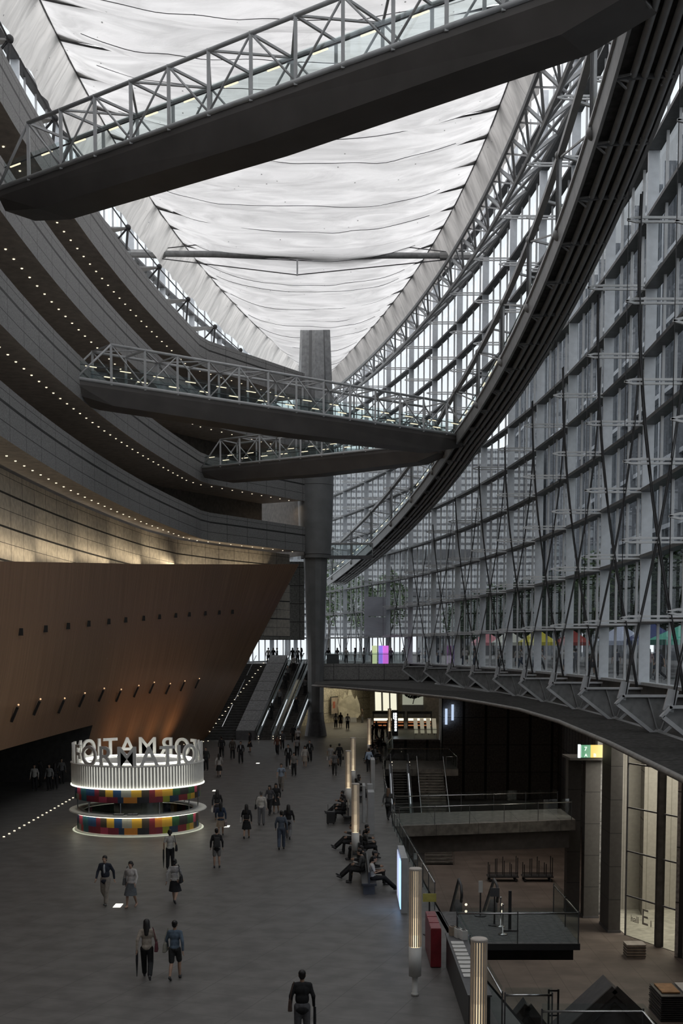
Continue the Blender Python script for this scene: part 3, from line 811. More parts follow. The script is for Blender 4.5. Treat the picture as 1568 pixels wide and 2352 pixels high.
for i, (x, y, h) in enumerate(((-2, 196, 1.3), (3, 200, 1.1), (8, 205, 1.2))):
    o = make_tree(20+i, 12*h, M_leaf2); o.location = (x, y, SL)
    tag(o, 'light green tree beyond the far tip of the hall, %s' % ('left', 'middle', 'right')[i]+' of three', 'tree', 'trees beyond the far end')
def tent(label, x, y, col, w=3.0):
    t = thing('market_tent', label, 'tent', (x, y, SL)); m = cloth_mat(col); h = 2.2
    A = [(x-w/2, y-w/2, SL+h), (x+w/2, y-w/2, SL+h), (x+w/2, y+w/2, SL+h), (x-w/2, y+w/2, SL+h)]; T = (x, y, SL+h+1.15)
    MB().add(A+[T], [(0, 1, 4), (1, 2, 4), (2, 3, 4), (3, 0, 4)]).build('canopy', m, t)
    MB().add(A+[(a, b, c-.3) for a, b, c in A], [(i, (i+1) % 4, (i+1) % 4+4, i+4) for i in range(4)]).build('valance', m, t)
    for p in A: MB().tube((p[0], p[1], SL), p, .03, n=6).build('leg', M_pale, t)
    return t
tent('pink canopy tent on the plaza seen through the glass', 14.8, 127, (.75, .3, .33))
tent('white canopy tent on the plaza beside the pink one', 16.0, 119, (.75, .75, .65))
tent('yellow canopy tent on the plaza', 17.3, 110, (.7, .62, .08))
tent('red edged canopy tent behind the yellow one', 21.5, 116, (.6, .12, .1))
tent('pale blue canopy tent on the plaza', 19.5, 87, (.6, .65, .8))
tent('navy canopy tent beside the pale blue one', 20.2, 81, (.08, .1, .25))
tent('large green canopy tent nearest to the viewer on the plaza', 20.3, 72, (.12, .55, .4), 4.2)
tent('second green canopy tent at the right edge of the photo', 20.5, 63, (.1, .45, .35), 3.4)

# ================================================================== information desk
DX, DY = -10.1, 61.3
desk = thing('information_desk', 'round illuminated information kiosk with white fluted drum and multicoloured panels', 'information desk', (DX, DY, 0))
def stripe_mat(name, scale, glowk, seed):
    m, t, b, out = nm(name)
    tc = t.nodes.new('ShaderNodeTexCoord'); sp = t.nodes.new('ShaderNodeSeparateXYZ'); t.links.new(tc.outputs['UV'], sp.inputs[0])
    # stripes of uneven width that change half way up
    cols = [(.03, .03, .035), (.36, .06, .06), (.03, .07, .16), (.5, .2, .04), (.18, .03, .05), (.25, .28, .04), (.05, .035, .03), (.04, .12, .15), (.38, .06, .11), (.03, .09, .045), (.55, .33, .05), (.02, .035, .08), (.3, .3, .27), (.2, .03, .04), (.03, .05, .09), (.06, .05, .04)]
    rnd = random.Random(seed)
    ramps = []
    for q in range(2):
        md = t.nodes.new('ShaderNodeMath'); md.operation = 'FRACT'; ml = t.nodes.new('ShaderNodeMath'); ml.operation = 'MULTIPLY_ADD'
        ml.inputs[1].default_value = scale; ml.inputs[2].default_value = 100+.37*q
        t.links.new(sp.outputs[0], ml.inputs[0]); t.links.new(ml.outputs[0], md.inputs[0])
        cr = t.nodes.new('ShaderNodeValToRGB'); cr.color_ramp.interpolation = 'CONSTANT'
        e = cr.color_ramp.elements; pos = 0; e[0].color = rnd.choice(cols)+(1,); e[1].position = .04; e[1].color = rnd.choice(cols)+(1,)
        pos = .04; last = None
        for _ in range(22):
            pos += rnd.uniform(.025, .062)
            if pos > .985: break
            c = rnd.choice([c for c in cols if c != last]); last = c
            n_ = e.new(pos); n_.color = c+(1,)
        t.links.new(md.outputs[0], cr.inputs[0]); ramps.append(cr)
    gt = t.nodes.new('ShaderNodeMath'); gt.operation = 'GREATER_THAN'; gt.inputs[1].default_value = glowk
    t.links.new(sp.outputs[1], gt.inputs[0])
    mx = t.nodes.new('ShaderNodeMixRGB'); t.links.new(gt.outputs[0], mx.inputs[0]); t.links.new(ramps[0].outputs[0], mx.inputs[1]); t.links.new(ramps[1].outputs[0], mx.inputs[2])
    t.links.new(mx.outputs[0], b.inputs['Base Color']); b.inputs['Roughness'].default_value = .35
    return m
SM1 = stripe_mat('coloured_panels_counter', .1, .42, 4); SM2 = stripe_mat('coloured_panels_fascia', .1, 1.9, 4)
MB().lathe([(3.0, 0), (3.12, .02), (3.12, .1), (2.9, .1)], (DX, DY, 0), 72).build('plinth', M_white, desk, smooth=False)
MB().lathe([(3.0, .1), (3.0, .93), (2.7, .93)], (DX, DY, 0), 72, uv=True).build('counter_front', SM1, desk)
ctr = MB().lathe([(2.75, .96), (3.35, .96), (3.38, 1.0), (3.35, 1.04), (2.72, 1.04), (2.72, .96)], (DX, DY, 0), 72).build('counter_top', M_white, desk)
MB().lathe([(3.16, .9), (3.2, .94), (3.08, .95)], (DX, DY, 0), 72).build('light_strip', glow('counter_light', (1, .95, .75), 3), desk)
MB().lathe([(3.0, .012), (3.22, .012), (3.22, .03)], (DX, DY, 0), 72).build('base_light', glow('base_light', (.95, 1, .75), .35), desk)
MB().lathe([(3.0, 1.62), (3.08, 1.62), (3.08, 2.25), (3.0, 2.25)], (DX, DY, 0), 72, uv=True).build('upper_fascia', SM2, desk)
ceil_ = MB().lathe([(0, 2.2), (3.0, 2.2), (3.0, 2.3), (0, 2.3)], (DX, DY, 0), 48).build('kiosk_ceiling', M_white, desk)
mb = MB()
for k in range(120):
    a = 2*math.pi*k/120; a2 = a+.035
    mb.hull([(DX+r*math.cos(b_), DY+r*math.sin(b_), 2.32) for r, b_ in ((3.18, a), (3.24, (a+a2)/2), (3.18, a2), (3.12, (a+a2)/2))], [(DX+r*math.cos(b_), DY+r*math.sin(b_), 3.36) for r, b_ in ((3.18, a), (3.24, (a+a2)/2), (3.18, a2), (3.12, (a+a2)/2))])
mb.build('fluting', M_white, desk)
dr = MB().lathe([(3.1, 2.28), (3.12, 3.36)], (DX, DY, 0), 72).build('drum', glow('drum_light', (1, 1, .9), .45), desk)
MB().lathe([(3.0, 3.4), (3.27, 3.38), (3.28, 3.34), (3.1, 3.3)], (DX, DY, 0), 72, uv=False).build('drum_rim', M_white, desk)
MB().lathe([(3.1, 2.25), (3.28, 2.26), (3.28, 2.3), (3.1, 2.31)], (DX, DY, 0), 72).build('rim_light', glow('rim_light', (1, 1, .85), 1.6), desk)
MB().lathe([(0, 3.3), (3.05, 3.3), (3.05, 3.36), (0, 3.4)], (DX, DY, 0), 48).build('kiosk_roof', M_white, desk)
MB().lathe([(2.6, 3.41), (2.68, 3.41), (2.68, 3.47), (2.6, 3.47)], (DX, DY, 0), 60).build('roof_light', glow('roof_light', (1, 1, .9), 4), desk)
for k in range(10):
    a = 2*math.pi*(k+.3)/10
    MB().tube((DX+2.95*math.cos(a), DY+2.95*math.sin(a), 1.04), (DX+2.95*math.cos(a), DY+2.95*math.sin(a), 1.64), .03, n=8).build('support_post', M_chrome, desk)
MB().lathe([(2.88, 1.06), (2.88, 1.6)], (DX, DY, 0), 60, a0=math.pi*1.05, a1=math.pi*1.75).build('glass_screen', M_rail, desk)
MB().lathe([(1.2, 0), (1.2, 2.25)], (DX, DY, 0), 24).build('core', mat('kiosk_core', (.25, .25, .22), .5), desk)
for wrd, a_c in (('front', -math.pi/2), ('back', math.pi/2)):
    txt = 'INFORMATION'; wd = {'I': .42, 'M': 1.25, 'O': 1.12, 'N': 1.02}
    ws = [wd.get(c, .95) for c in txt]; tot = sum(ws); pos = 0
    for c, w in zip(txt, ws):
        f = (pos+w/2)/tot; pos += w
        an = a_c-math.pi/2*.985+math.pi*.985*f
        cu = bpy.data.curves.new('letter', 'FONT'); cu.body = c; cu.size = 1.25; cu.extrude = .045; cu.align_x = 'CENTER'; cu.offset = .012
        tmp = bpy.data.objects.new('tmp', cu); COL.objects.link(tmp)
        me = bpy.data.meshes.new_from_object(tmp.evaluated_get(bpy.context.evaluated_depsgraph_get())); bpy.data.objects.remove(tmp)
        me.materials.clear(); me.materials.append(M_white)
        o = bpy.data.objects.new('letter', me); COL.objects.link(o); o.parent = desk
        o.location = (3.13*math.cos(an), 3.13*math.sin(an), 3.37); o.rotation_euler = (math.pi/2, 0, an+math.pi/2)
        o.scale = (1.08, 1.08, 1)
# leaflets and monitor on the counter
for a, lab, m in ((-1.72, 'white leaflet lying in a black tray on the kiosk counter', M_white), (-1.5, 'open leaflet rack with coloured brochures on the kiosk counter', mat('brochures', (.6, .6, .62), .5, var=.3, scale=20))):
    p = V((DX+2.98*math.cos(a), DY+2.98*math.sin(a), 1.05)); t = local(thing('leaflet_stand', lab, 'leaflet stand', p, a+math.pi/2))
    MB().box((0, 0, .02), (.5, .3, .03)).build('tray', M_black, t)
    for sx in (-.12, .12): MB().box((sx, 0, .05), (.21, .24, .02)).build('leaflet', m, t)

# ================================================================== fluted standing lamps
M_lamp = mat('lamp_flutes', (.62, .56, .5), .5, var=.05)
def lampglow():
    m, t, b, out = nm('lamp_lit_core')
    b.inputs['Base Color'].default_value = (.4, .36, .3, 1)
    b.inputs['Emission Color'].default_value = (1, .8, .5, 1); b.inputs['Emission Strength'].default_value = .55
    return m
M_core = lampglow(); M_core2 = glow('lamp_foot_glow', (1, .82, .52), 2.2)
def make_lamp():
    t = empty('floor_lamp')
    MB().lathe([(0, 0), (.1, 0), (.1, .06), (.075, .08), (.075, .55)], n=20).build('stem', M_white, t, smooth=True)
    MB().lathe([(0, .52), (.16, .52), (.165, 1.28), (0, 1.28)], n=28).build('lower_sleeve', M_white, t, smooth=True)
    mb = MB(); vs = []; n = 40
    for z, r in ((1.3, .165), (3.28, .165)):
        for k in range(n): vs.append((r*math.cos(2*math.pi*k/n)*(1 if k % 2 else .82), r*math.sin(2*math.pi*k/n)*(1 if k % 2 else .82), z))
    fins = MB()
    for k in range(18):
        a = 2*math.pi*k/18
        fins.beam((.15*math.cos(a), .15*math.sin(a), 1.3), (.15*math.cos(a), .15*math.sin(a), 3.28), .03, .03, up=V((math.cos(a), math.sin(a), 0)))
    fins.build('fluted_shade', M_lamp, t)
    for z0_, z1_, g_ in ((1.3, 1.6, 1.5), (1.6, 2.05, .95), (2.05, 2.6, .6), (2.6, 3.27, .4)): MB().lathe([(.128, z0_), (.128, z1_)], n=24).build('graded_core', glow('lamp_core_%d' % int(g_*100), (1, .8, .52), g_), t, smooth=True)  # glow fading up the shade, painted as rings of falling emission
    MB().lathe([(0, 3.34), (.15, 3.34), (.17, 3.32), (.17, 3.28), (0, 3.28)], n=28).build('cap', M_lamp, t, smooth=False)
    return t
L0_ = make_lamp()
names = ['nearest to the viewer, cut by the bottom edge', 'second from the viewer beside the red cabinet', 'third from the viewer, standing among the seated people', 'fourth from the viewer with its whole stem in view', 'fifth from the viewer, just behind the fourth', 'sixth from the viewer beside the light blue shirt', 'farthest, in front of the glowing shop counter']
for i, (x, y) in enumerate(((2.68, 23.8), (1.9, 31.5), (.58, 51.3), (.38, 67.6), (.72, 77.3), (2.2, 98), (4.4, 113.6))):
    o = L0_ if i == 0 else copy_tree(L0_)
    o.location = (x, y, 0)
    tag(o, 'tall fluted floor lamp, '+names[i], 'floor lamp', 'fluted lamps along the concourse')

# ================================================================== stairs and escalators at the far left
DV = V((2.7, 12, 7.2))
def stair_run(x0, x1, name, label, mat_, steps=30, dv=DV, o=V((0, 119.6, 0)), grp=None):
    t = thing(name, label, 'stairs', (x0, o.y, o.z))
    mb = MB()
    for i in range(steps):
        a = o+dv*(i/steps); zz = o.z+dv.z*(i+1)/steps; y1 = a.y+dv.y/steps
        mb.hull([(x0+a.x, a.y, a.z-.3), (x1+a.x, a.y, a.z-.3), (x1+a.x, a.y, zz), (x0+a.x, a.y, zz)], [(x0+a.x, y1, a.z-.3), (x1+a.x, y1, a.z-.3), (x1+a.x, y1, zz), (x0+a.x, y1, zz)])
    mb.build('steps', mat_, t)
    return t
O = V((0, 119.6, 0))
s1 = stair_run(-14.6, -10.3, 'staircase', 'wide dark staircase climbing beside the timber wall with small lights along its edge', mat('stair_stone', (.06, .06, .06), .5))
for i in range(3):
    a, b = O+DV*(i/3+.02), O+DV*(i/3+.3)
    MB().add([(a.x-13.6, a.y, a.z+.1), (b.x-13.6, b.y, b.z+.1), (b.x-13.6, b.y, b.z+1.2), (a.x-13.6, a.y, a.z+1.2)], [(0, 1, 2, 3)]).build('glass_panel', M_rail, s1)
    MB().tube((a.x-11.6, a.y, a.z+1.1), (b.x-11.6, b.y, b.z+1.1), .04, n=6).build('handrail', M_chrome, s1)
MB().hull([O+V((-14.6, 0, -.2)), O+V((-14.3, 0, -.2)), O+V((-14.3, 0, .45)), O+V((-14.6, 0, .45))], [O+DV+V((-14.6, 0, -.2)), O+DV+V((-14.3, 0, -.2)), O+DV+V((-14.3, 0, .45)), O+DV+V((-14.6, 0, .45))]).build('side_wall', M_dsteel, s1)
sl = thing('granite_ramp', 'sloping grey granite slab between the staircase and the escalators', 'slab', O+V((-10.2, 0, 0)))
mb = MB()
mb.ribbon([[tuple(O+V((x, 0, .9))+DV*(i/8)) for i in range(9)] for x in (-10.2, -8.4)])
mb.build('slab_top', grid_mat('slab_granite', (.17, .17, .17), [(0, 1.8, .08, 0)], joint=(.03, .03, .03)), sl)
MB().hull([O+V((-10.2, 0, 0)), O+V((-8.4, 0, 0)), O+V((-8.4, 0, .88)), O+V((-10.2, 0, .88))], [O+DV+V((-10.2, 0, -.3)), O+DV+V((-8.4, 0, -.3)), O+DV+V((-8.4, 0, .88)), O+DV+V((-10.2, 0, .88))]).build('slab_body', M_dsteel, sl)
def escalator(x0, w, label, o=O, dv=DV, grp=None):
    t = thing('escalator', label, 'escalator', o+V((x0, 0, 0)))
    mb = MB(); st = 34; x1 = x0+w
    for i in range(st):
        a = o+dv*(i/st); zz = a.z+dv.z/st; y1 = a.y+dv.y/st
        mb.hull([(x0+.25+a.x, a.y, a.z-.2), (x1-.25+a.x, a.y, a.z-.2), (x1-.25+a.x, a.y, zz), (x0+.25+a.x, a.y, zz)], [(x0+.25+a.x, y1, a.z-.2), (x1-.25+a.x, y1, a.z-.2), (x1-.25+a.x, y1, zz), (x0+.25+a.x, y1, zz)])
    mb.build('steps', M_dark, t)
    u = dv.normalized()
    for x in (x0+.1, x1-.1):
        A = o+V((x, 0, .25)); B = A+dv
        MB().hull([A+V((-.12, 0, -.45)), A+V((.12, 0, -.45)), A+V((.12, 0, .15)), A+V((-.12, 0, .15))], [B+V((-.12, 0, -.45)), B+V((.12, 0, -.45)), B+V((.12, 0, .15)), B+V((-.12, 0, .15))]).build('skirt', mat('escalator_skirt', (.3, .31, .32), .3, metal=.6), t)
        MB().add([A+V((0, 0, .15)), B+V((0, 0, .15)), B+V((0, 0, .8)), A+V((0, 0, .8))], [(0, 1, 2, 3)]).build('glass_panel', M_rail, t)
        sgn = -1 if dv.y > 0 else 1
        MB().path([A+V((0, sgn*.9, .25)), A+V((0, sgn*1.05, .5)), A+V((0, sgn*.85, .78)), A+V((0, 0, .85)), B+V((0, 0, .85)), B-V((0, sgn*.9, -.8))], .05, 8).build('handrail', M_black, t, smooth=True)
        MB().tube(A+dv*.12+V((0, 0, .2)), A+dv*.45+V((0, 0, .2)), .03, n=6).build('light_strip', glow('escalator_light', (.9, .95, 1), .9), t)
        for zz in (.05, .28):
            MB().ball(A+V((.15, -1.0*(-sgn), zz-.1)), .045, 8, 6).build('foot_light', M_spot, t)
    return t
escalator(-8.2, 1.6, 'escalator with glass sides next to the granite slab')
escalator(-6.1, 1.6, 'escalator farther right, beside the great column')
# string of small floor lights
FL = MB().lathe([(0, .04), (.05, .04), (.06, 0)], n=10).build('floor_light', M_spot); k = 0
fl = [(-16.0, 54.5+.95*i, 0) for i in range(30)]+[(-15.2+.35*i, 112+.9*i, 0) for i in range(8)]
for (x, y, z) in fl:
    o = FL if k == 0 else FL.copy()
    if k: COL.objects.link(o)
    k += 1; o.location = (x, y, z); tag(o, 'tiny white floor light in the dotted line left of the kiosk' if x == -16 else 'tiny white floor light before the foot of the staircase', 'floor light', 'floor lights left of the kiosk' if x == -16 else 'floor lights by the staircase')
for i in range(20):
    s_ = (i+.5)/20; p = O+DV*s_+V((-12.9+2.4*s_, 0, .6)); o = FL.copy(); COL.objects.link(o); o.location = p; o.scale = (1.3, 1.3, 1.3)
    tag(o, 'tiny white light in the rising line along the staircase edge', 'stair light', 'lights along the staircase')
for (u, v) in ((592, 1753), (493, 1816), (521, 1898), (271, 2080)):
    p = at(u, v, .004); o = MB().prism([(p.x-.13, p.y-.3), (p.x+.13, p.y-.3), (p.x+.13, p.y+.3), (p.x-.13, p.y+.3)], .002, .012).build('floor_spot', glow('floor_spot', (1, .98, .85), 1.2))
    tag(o, {592: 'small lit rectangle set in the floor, farthest one', 493: 'small lit rectangle set in the floor right of the kiosk drum', 521: 'small lit rectangle set in the floor right of the kiosk counter', 271: 'small lit rectangle set in the floor between the walking couple'}[u], 'floor light')
# sconces on the timber wall
def on_wood(u, v):
    best = None
    for i in range(0, 181):
        for j in range(0, 41):
            p = wood_pt(i/180, .02+.96*j/40)
            h = p.z-9; zc = p.y*math.cos(TH)-h*math.sin(TH); yc = p.y*math.sin(TH)+h*math.cos(TH)
            d = (784+FPX*p.x/zc-u)**2+(PYX-FPX*yc/zc-v)**2
            if best is None or d < best[0]: best = (d, p)
    return best[1]
up_ = [(45, 1452), (101, 1444), (153, 1438), (201, 1432), (247, 1428), (288, 1423), (328, 1419), (364, 1416), (401, 1413), (435, 1411), (469, 1410), (501, 1406), (532, 1403)]
lo_ = [(25, 1637), (82, 1626), (133, 1616), (182, 1608), (227, 1600), (269, 1593), (308, 1588), (345, 1584), (381, 1579), (416, 1576), (449, 1570)]
M_slot = mat('fixture_black', (.015, .013, .012), .6)
for i, (u, v) in enumerate(up_):
    p = on_wood(u, v); o = MB().box((p.x+.05, p.y, p.z), (.25, .22, .36), .2).build('wall_socket', M_slot, loc=p)
    tag(o, 'small dark square fitting in the upper row on the timber wall, %s from the left' % (ORD[i] if i else 'first'), 'wall fitting', 'upper fittings on the timber wall')
for i, (u, v) in enumerate(lo_):
    p = on_wood(u, v); t = thing('wall_slot', 'narrow slot with tiny lamp, lower row on the timber wall, %s from the left' % (ORD[i] if i else 'first'), 'wall light', p, 0, 'lower slots on the timber wall')
    MB().beam(p+V((-.05, 0, -.45)), p+V((.28, 0, .3)), .14, .12).build('slot', M_slot, t)
    MB().ball(p+V((.34, -.05, .42)), .05, 8, 6).build('lamp', glow('slot_lamp', (1, .6, .3), .8), t)
# ================================================================== right side: void, bridge, platforms, lower concourse
def glass_rail(pts, label, name='glass_balustrade', h=1.1, rail=M_chrome, post_every=1.6, grp=None, cat='balustrade'):
    t = thing(name, label, cat, pts[0], 0, grp)
    P = [V(p) for p in pts]
    MB().ribbon([[tuple(p+V((0, 0, .04))) for p in P], [tuple(p+V((0, 0, h))) for p in P]]).build('glass_panel', M_rail, t)
    MB().path([p+V((0, 0, h-.18)) for p in P], .028, 6).build('handrail', rail, t, smooth=True)
    for a, b in zip(P, P[1:]):
        n_ = max(1, int((b-a).length/post_every))
        for i in range(n_+(b is P[-1] or b == P[-1])):
            p = a+(b-a)*(i/n_)
            MB().box((p.x, p.y, p.z+h/2-.06), (.03, .05, h-.1)).build('post', M_dsteel, t)
    return t
def deck(name, label, poly, z, th, mat_, cat='platform', under=None):
    t = thing(name, label, cat, (poly[0][0], poly[0][1], z))
    MB().prism(poly, z-th, z).build('slab', mat_, t)
    if under:
        cx_ = sum(p[0] for p in poly)/len(poly); cy_ = sum(p[1] for p in poly)/len(poly)
        MB().prism([(cx_+(x-cx_)*.94, cy_+(y-cy_)*.8) for x, y in poly], z-under, z-th).build('beam', mat('beam_brown', (.06, .053, .05), .6), t)
    return t
M_fas = grid_mat('bridge_stone', (.15, .14, .125), [(0, 2.2, .03, 0)], joint=(.05, .05, .045), coord='Object', nscale=3)
deck('indoor_bridge', 'stone faced footbridge over the sunken floor on the right, leading to the pillars', [(2.6, 61.8), (12.2, 64.2), (12.2, 68.6), (2.65, 66.6)], 0, .55, M_fas, 'footbridge', 1.5)
glass_rail([(2.9, 61.95, 0), (12.0, 64.25, 0)], 'glass balustrade with bright handrail on the near side of the sunken bridge')
glass_rail([(2.9, 66.6, 0), (12.0, 68.5, 0)], 'glass balustrade with bright handrail on the far side of the sunken bridge')
deck('landing_platform', 'square platform jutting over the sunken floor with glass sides', [(3.4, 37.1), (7.25, 37.1), (7.25, 41.7), (3.2, 41.7)], 0, .2, grid_mat('platform_tiles', (.13, .13, .13), [(0, .6, .012, 0), (1, .6, .012, 0)], joint=(.06, .06, .06), coord='Object'), 'platform', .62)
glass_rail([(3.5, 37.15, 0), (7.2, 37.15, 0), (7.2, 41.6, 0)], 'glass balustrade around the jutting platform')
deck('landing_platform', 'nearest platform at the bottom edge of the photo with a glass rail', [(4.4, 19), (6.7, 19), (6.7, 27), (4.4, 27)], 0, .3, MATS['platform_tiles'])
glass_rail([(4.45, 27, 0), (6.7, 27, 0), (6.7, 19, 0)], 'glass balustrade of the nearest platform at the bottom edge of the photo')
deck('landing_platform', 'far platform at the head of the descending stairs', [(3.0, 91), (8.6, 91), (8.6, 98), (3.4, 98)], 0, .5, M_fas)
glass_rail([(7.7, 91, 0), (8.5, 91, 0), (8.5, 98, 0), (3.6, 98, 0)], 'glass balustrade of the far platform by the stairs')
glass_rail([(edge_x(y)-.12, y, 0) for y in (42, 48, 55, 61.7)], 'glass balustrade along the floor edge beside the display board')
glass_rail([(edge_x(y)-.12, y, 0) for y in (66.8, 75, 84, 90.8)], 'glass balustrade along the floor edge beyond the sunken bridge')
glass_rail([(edge_x(y)-.12, y, 0) for y in (98.2, 104, 110, 120.8)]+[(9.3, 120.9, 0)], 'glass balustrade around the far end of the sunken floor')
glass_rail([(3.75, 28.4, 0), (3.5, 36.9, 0)], 'glass balustrade behind the leaflet counter', post_every=2.5)
glass_rail([(3.8, 28.3, 0), (4.9, 28.3, 0)], 'short bright topped glass rail at the near corner of the floor edge')
# descending stairs and escalators
st2 = stair_run(5.6, 7.45, 'staircase', 'straight staircase descending to the sunken floor behind the bridge', M_fas, 32, V((0, -9.2, -5.5)), V((0, 91, 0)))
for x in (5.55, 7.5):
    MB().tube((x, 91, .95), (x, 81.8, -4.55), .035, n=8).build('handrail', M_chrome, st2)
    MB().add([(x, 91, .05), (x, 81.8, -5.4), (x, 81.8, -4.45), (x, 91, 1.0)], [(0, 1, 2, 3)]).build('glass_panel', M_rail, st2)
    for i in range(5): MB().tube((x, 91-2.3*i, -1.375*i), (x, 91-2.3*i, .95-1.375*i), .025, n=6).build('post', M_chrome, st2)
escalator(3.5, 1.5, 'escalator descending towards the viewer beside the sunken stairs', V((0, 91, 0)), V((0, -9.4, -5.5)))
escalator(3.9, 1.4, 'escalator going down from the jutting platform', V((0, 41.8, 0)), V((0, 9.4, -5.5)))
# pillars
M_pil = grid_mat('pillar_stone', (.11, .105, .1), [(2, 1.7, .04, 0)], joint=(.05, .05, .05), coord='Object', nscale=5, var=.04)
def pillar(label, x0, x1, y0, y1, z1, m=M_pil):
    t = thing('stone_pillar', label, 'pillar', ((x0+x1)/2, (y0+y1)/2, -5.5))
    MB().box(((x0+x1)/2, (y0+y1)/2, (z1-5.5)/2), (x1-x0, y1-y0, z1+5.5)).build('shaft', m, t)
    MB().box(((x0+x1)/2, (y0+y1)/2, -5.44), (x1-x0+.06, y1-y0+.06, .12)).build('plinth', M_dsteel, t)
    return t
pillar('dark stone pillar at the end of the sunken bridge, left one', 12.25, 12.95, 66.7, 67.5, 3.0)
pillar('dark stone pillar at the end of the sunken bridge, middle one under the green sign', 12.95, 13.75, 65.5, 66.3, 3.0)
pillar('dark stone pillar nearest to the hall E glass', 13.55, 14.15, 62.1, 64.2, 4.6)
pillar('pale lit pillar behind the middle dark pillar', 13.75, 14.25, 66.4, 67, 4.4, grid_mat('pillar_lit_tone', (.3, .3, .3), [(2, 1.7, .04, 0)], joint=(.1, .1, .1), coord='Object'))  # light on this pillar put into a paler copy of the stone colour
lg = thing('canopy_slab', 'thin flat slab lying across the dark pillars and carrying the green sign', 'slab', (13.2, 66.4, 3.0))
MB().box((13.2, 66.4, 3.08), (2.3, 2.4, .12)).build('slab', M_pil, lg)
def text_mesh(txt, size, name, m, parent, loc, rot, ext=.01):
    cu = bpy.data.curves.new(name, 'FONT'); cu.body = txt; cu.size = size; cu.extrude = ext
    tmp = bpy.data.objects.new('tmp', cu); COL.objects.link(tmp)
    me = bpy.data.meshes.new_from_object(tmp.evaluated_get(bpy.context.evaluated_depsgraph_get())); bpy.data.objects.remove(tmp)
    me.materials.clear(); me.materials.append(m)
    o = bpy.data.objects.new(name, me); COL.objects.link(o); o.parent = parent; o.location = loc; o.rotation_euler = rot
    return o
sg = thing('direction_sign', 'green and yellow lit direction sign above the pillars', 'sign', (12.6, 65.2, 3.15))
MB().box((12.55, 65.3, 3.5), (.12, .2, .7)).build('end_light', glow('sign_white', (.9, 1, 1), 1.1), sg)
MB().box((12.88, 65.2, 3.5), (.48, .12, .66)).build('green_panel', glow('sign_green', (.02, .28, .12), .8), sg)
MB().box((13.45, 65.2, 3.5), (.62, .12, .66)).build('yellow_panel', glow('sign_yellow', (.85, .55, .03), .9), sg)
text_mesh('7', .3, 'letter', glow('sign_ink', (.9, .95, .9), 1), sg, (.17, -.08, .38), (math.pi/2, 0, 0))
text_mesh('A', .24, 'letter', MATS['sign_ink'], sg, (.19, -.08, .06), (math.pi/2, 0, 0))
text_mesh('B', .26, 'letter', MATS['sign_ink'], sg, (.66, -.08, .06), (math.pi/2, 0, 0))
# hall E glazed front
A, B, C_ = V((14.3, 61.6, -5.5)), V((15.25, 59.4, -5.5)), V((17.2, 55.2, -5.5))
hg = thing('glazed_front', 'tall glazed front of the lower hall marked hall E1, warm light behind it', 'glass wall', A)
for P, Q in ((A, B), (B, C_)):
    MB().add([P, Q, Q+V((0, 0, 11)), P+V((0, 0, 11))], [(0, 1, 2, 3)]).build('glass_panel', glass_mat('shop_glass', (.75, .75, .72), .06), hg)
    for z in (2.05, 4.3, 6.5, 8.7): MB().beam(P+V((0, 0, z)), Q+V((0, 0, z)), .08, .07).build('transom', M_dsteel, hg)
for P in (A, B, C_): MB().tube(P, P+V((0, 0, 11)), .05, n=6).build('mullion', M_dsteel, hg)
MB().beam(B+V((.12, -.25, 0)), B+V((.12, -.25, 11)), .35, .3).build('door_frame', M_dark, hg)
q = (B-A).normalized(); ang = math.atan2(q.y, q.x)
M_let = mat('sign_lettering', (.5, .48, .42), .5)
text_mesh('hall', .48, 'lettering', M_let, hg, q*.45+V((-.02, -.02, .82)), (math.pi/2, 0, ang))
text_mesh('E', 1.15, 'lettering', M_let, hg, q*1.3+V((-.02, -.02, .85)), (math.pi/2, 0, ang))
text_mesh('1', .48, 'lettering', M_let, hg, q*1.95+V((-.02, -.02, .85)), (math.pi/2, 0, ang))
mb = MB().ribbon([[(14.2, 67.6, -5.5), (22, 67.6, -5.5), (22, 54, -5.5)], [(14.2, 67.6, 5.5), (22, 67.6, 5.5), (22, 54, 5.5)]])
struct('wall_hall_back', mb, grid_mat('hall_back_wall', (.45, .43, .39), [(0, 1.3, .03, 0)], joint=(.25, .24, .2), var=.03))
struct('floor_hall', MB().prism([(14.3, 61.6), (15.25, 59.4), (17.2, 55.2), (22, 55), (22, 67.6), (14.2, 67.6)], -5.5, -5.47), mat('pale_floor', (.5, .49, .42), .5))
area_light('hall_light', (17.5, 62, 5.3), (0, 0, 0), 5, 5, 900, (1, .94, .82))
area_light('lower_concourse_light', (11, 78, 5.2), (0, 0, 0), 6, 14, 260, (1, .85, .72))
area_light('lower_concourse_light', (13.0, 48, 5.2), (0, 0, 0), 3.5, 18, 140, (1, .86, .74))
# loose furniture of the lower floor
def crate(label, x, y, w, d, h, cols):
    t = thing('display_crate', label, 'crate', (x, y, -5.5)); n_ = len(cols)
    MB().box((x, y, -5.5+h/2), (w*.96, d*.96, h-.02)).build('body', cols[0], t)
    for i in range(4): MB().box((x, y-.01, -5.5+h*(i+.7)/4.6), (w, d, .03)).build('slat', cols[1], t)
    MB().box((x, y, -5.5+h), (w, d, .04)).build('lid', cols[-1], t)
    return t
M_card = mat('pale_board', (.4, .33, .26), .7)
crate('low pale crate with dark edges standing alone on the brown floor', 13.75, 57.3, .9, .8, .62, [M_card, M_dark, mat('crate_lid', (.55, .5, .45), .6)])
t = thing('board_stack', 'stack of dark boards topped by an orange panel at the right edge', 'stack', (13.1, 48, -5.5))
for i in range(12): MB().box((13.1+.015*(i % 3), 48, -5.5+.05+i*.085), (1.5, 1.9, .05)).build('board', M_black, t)
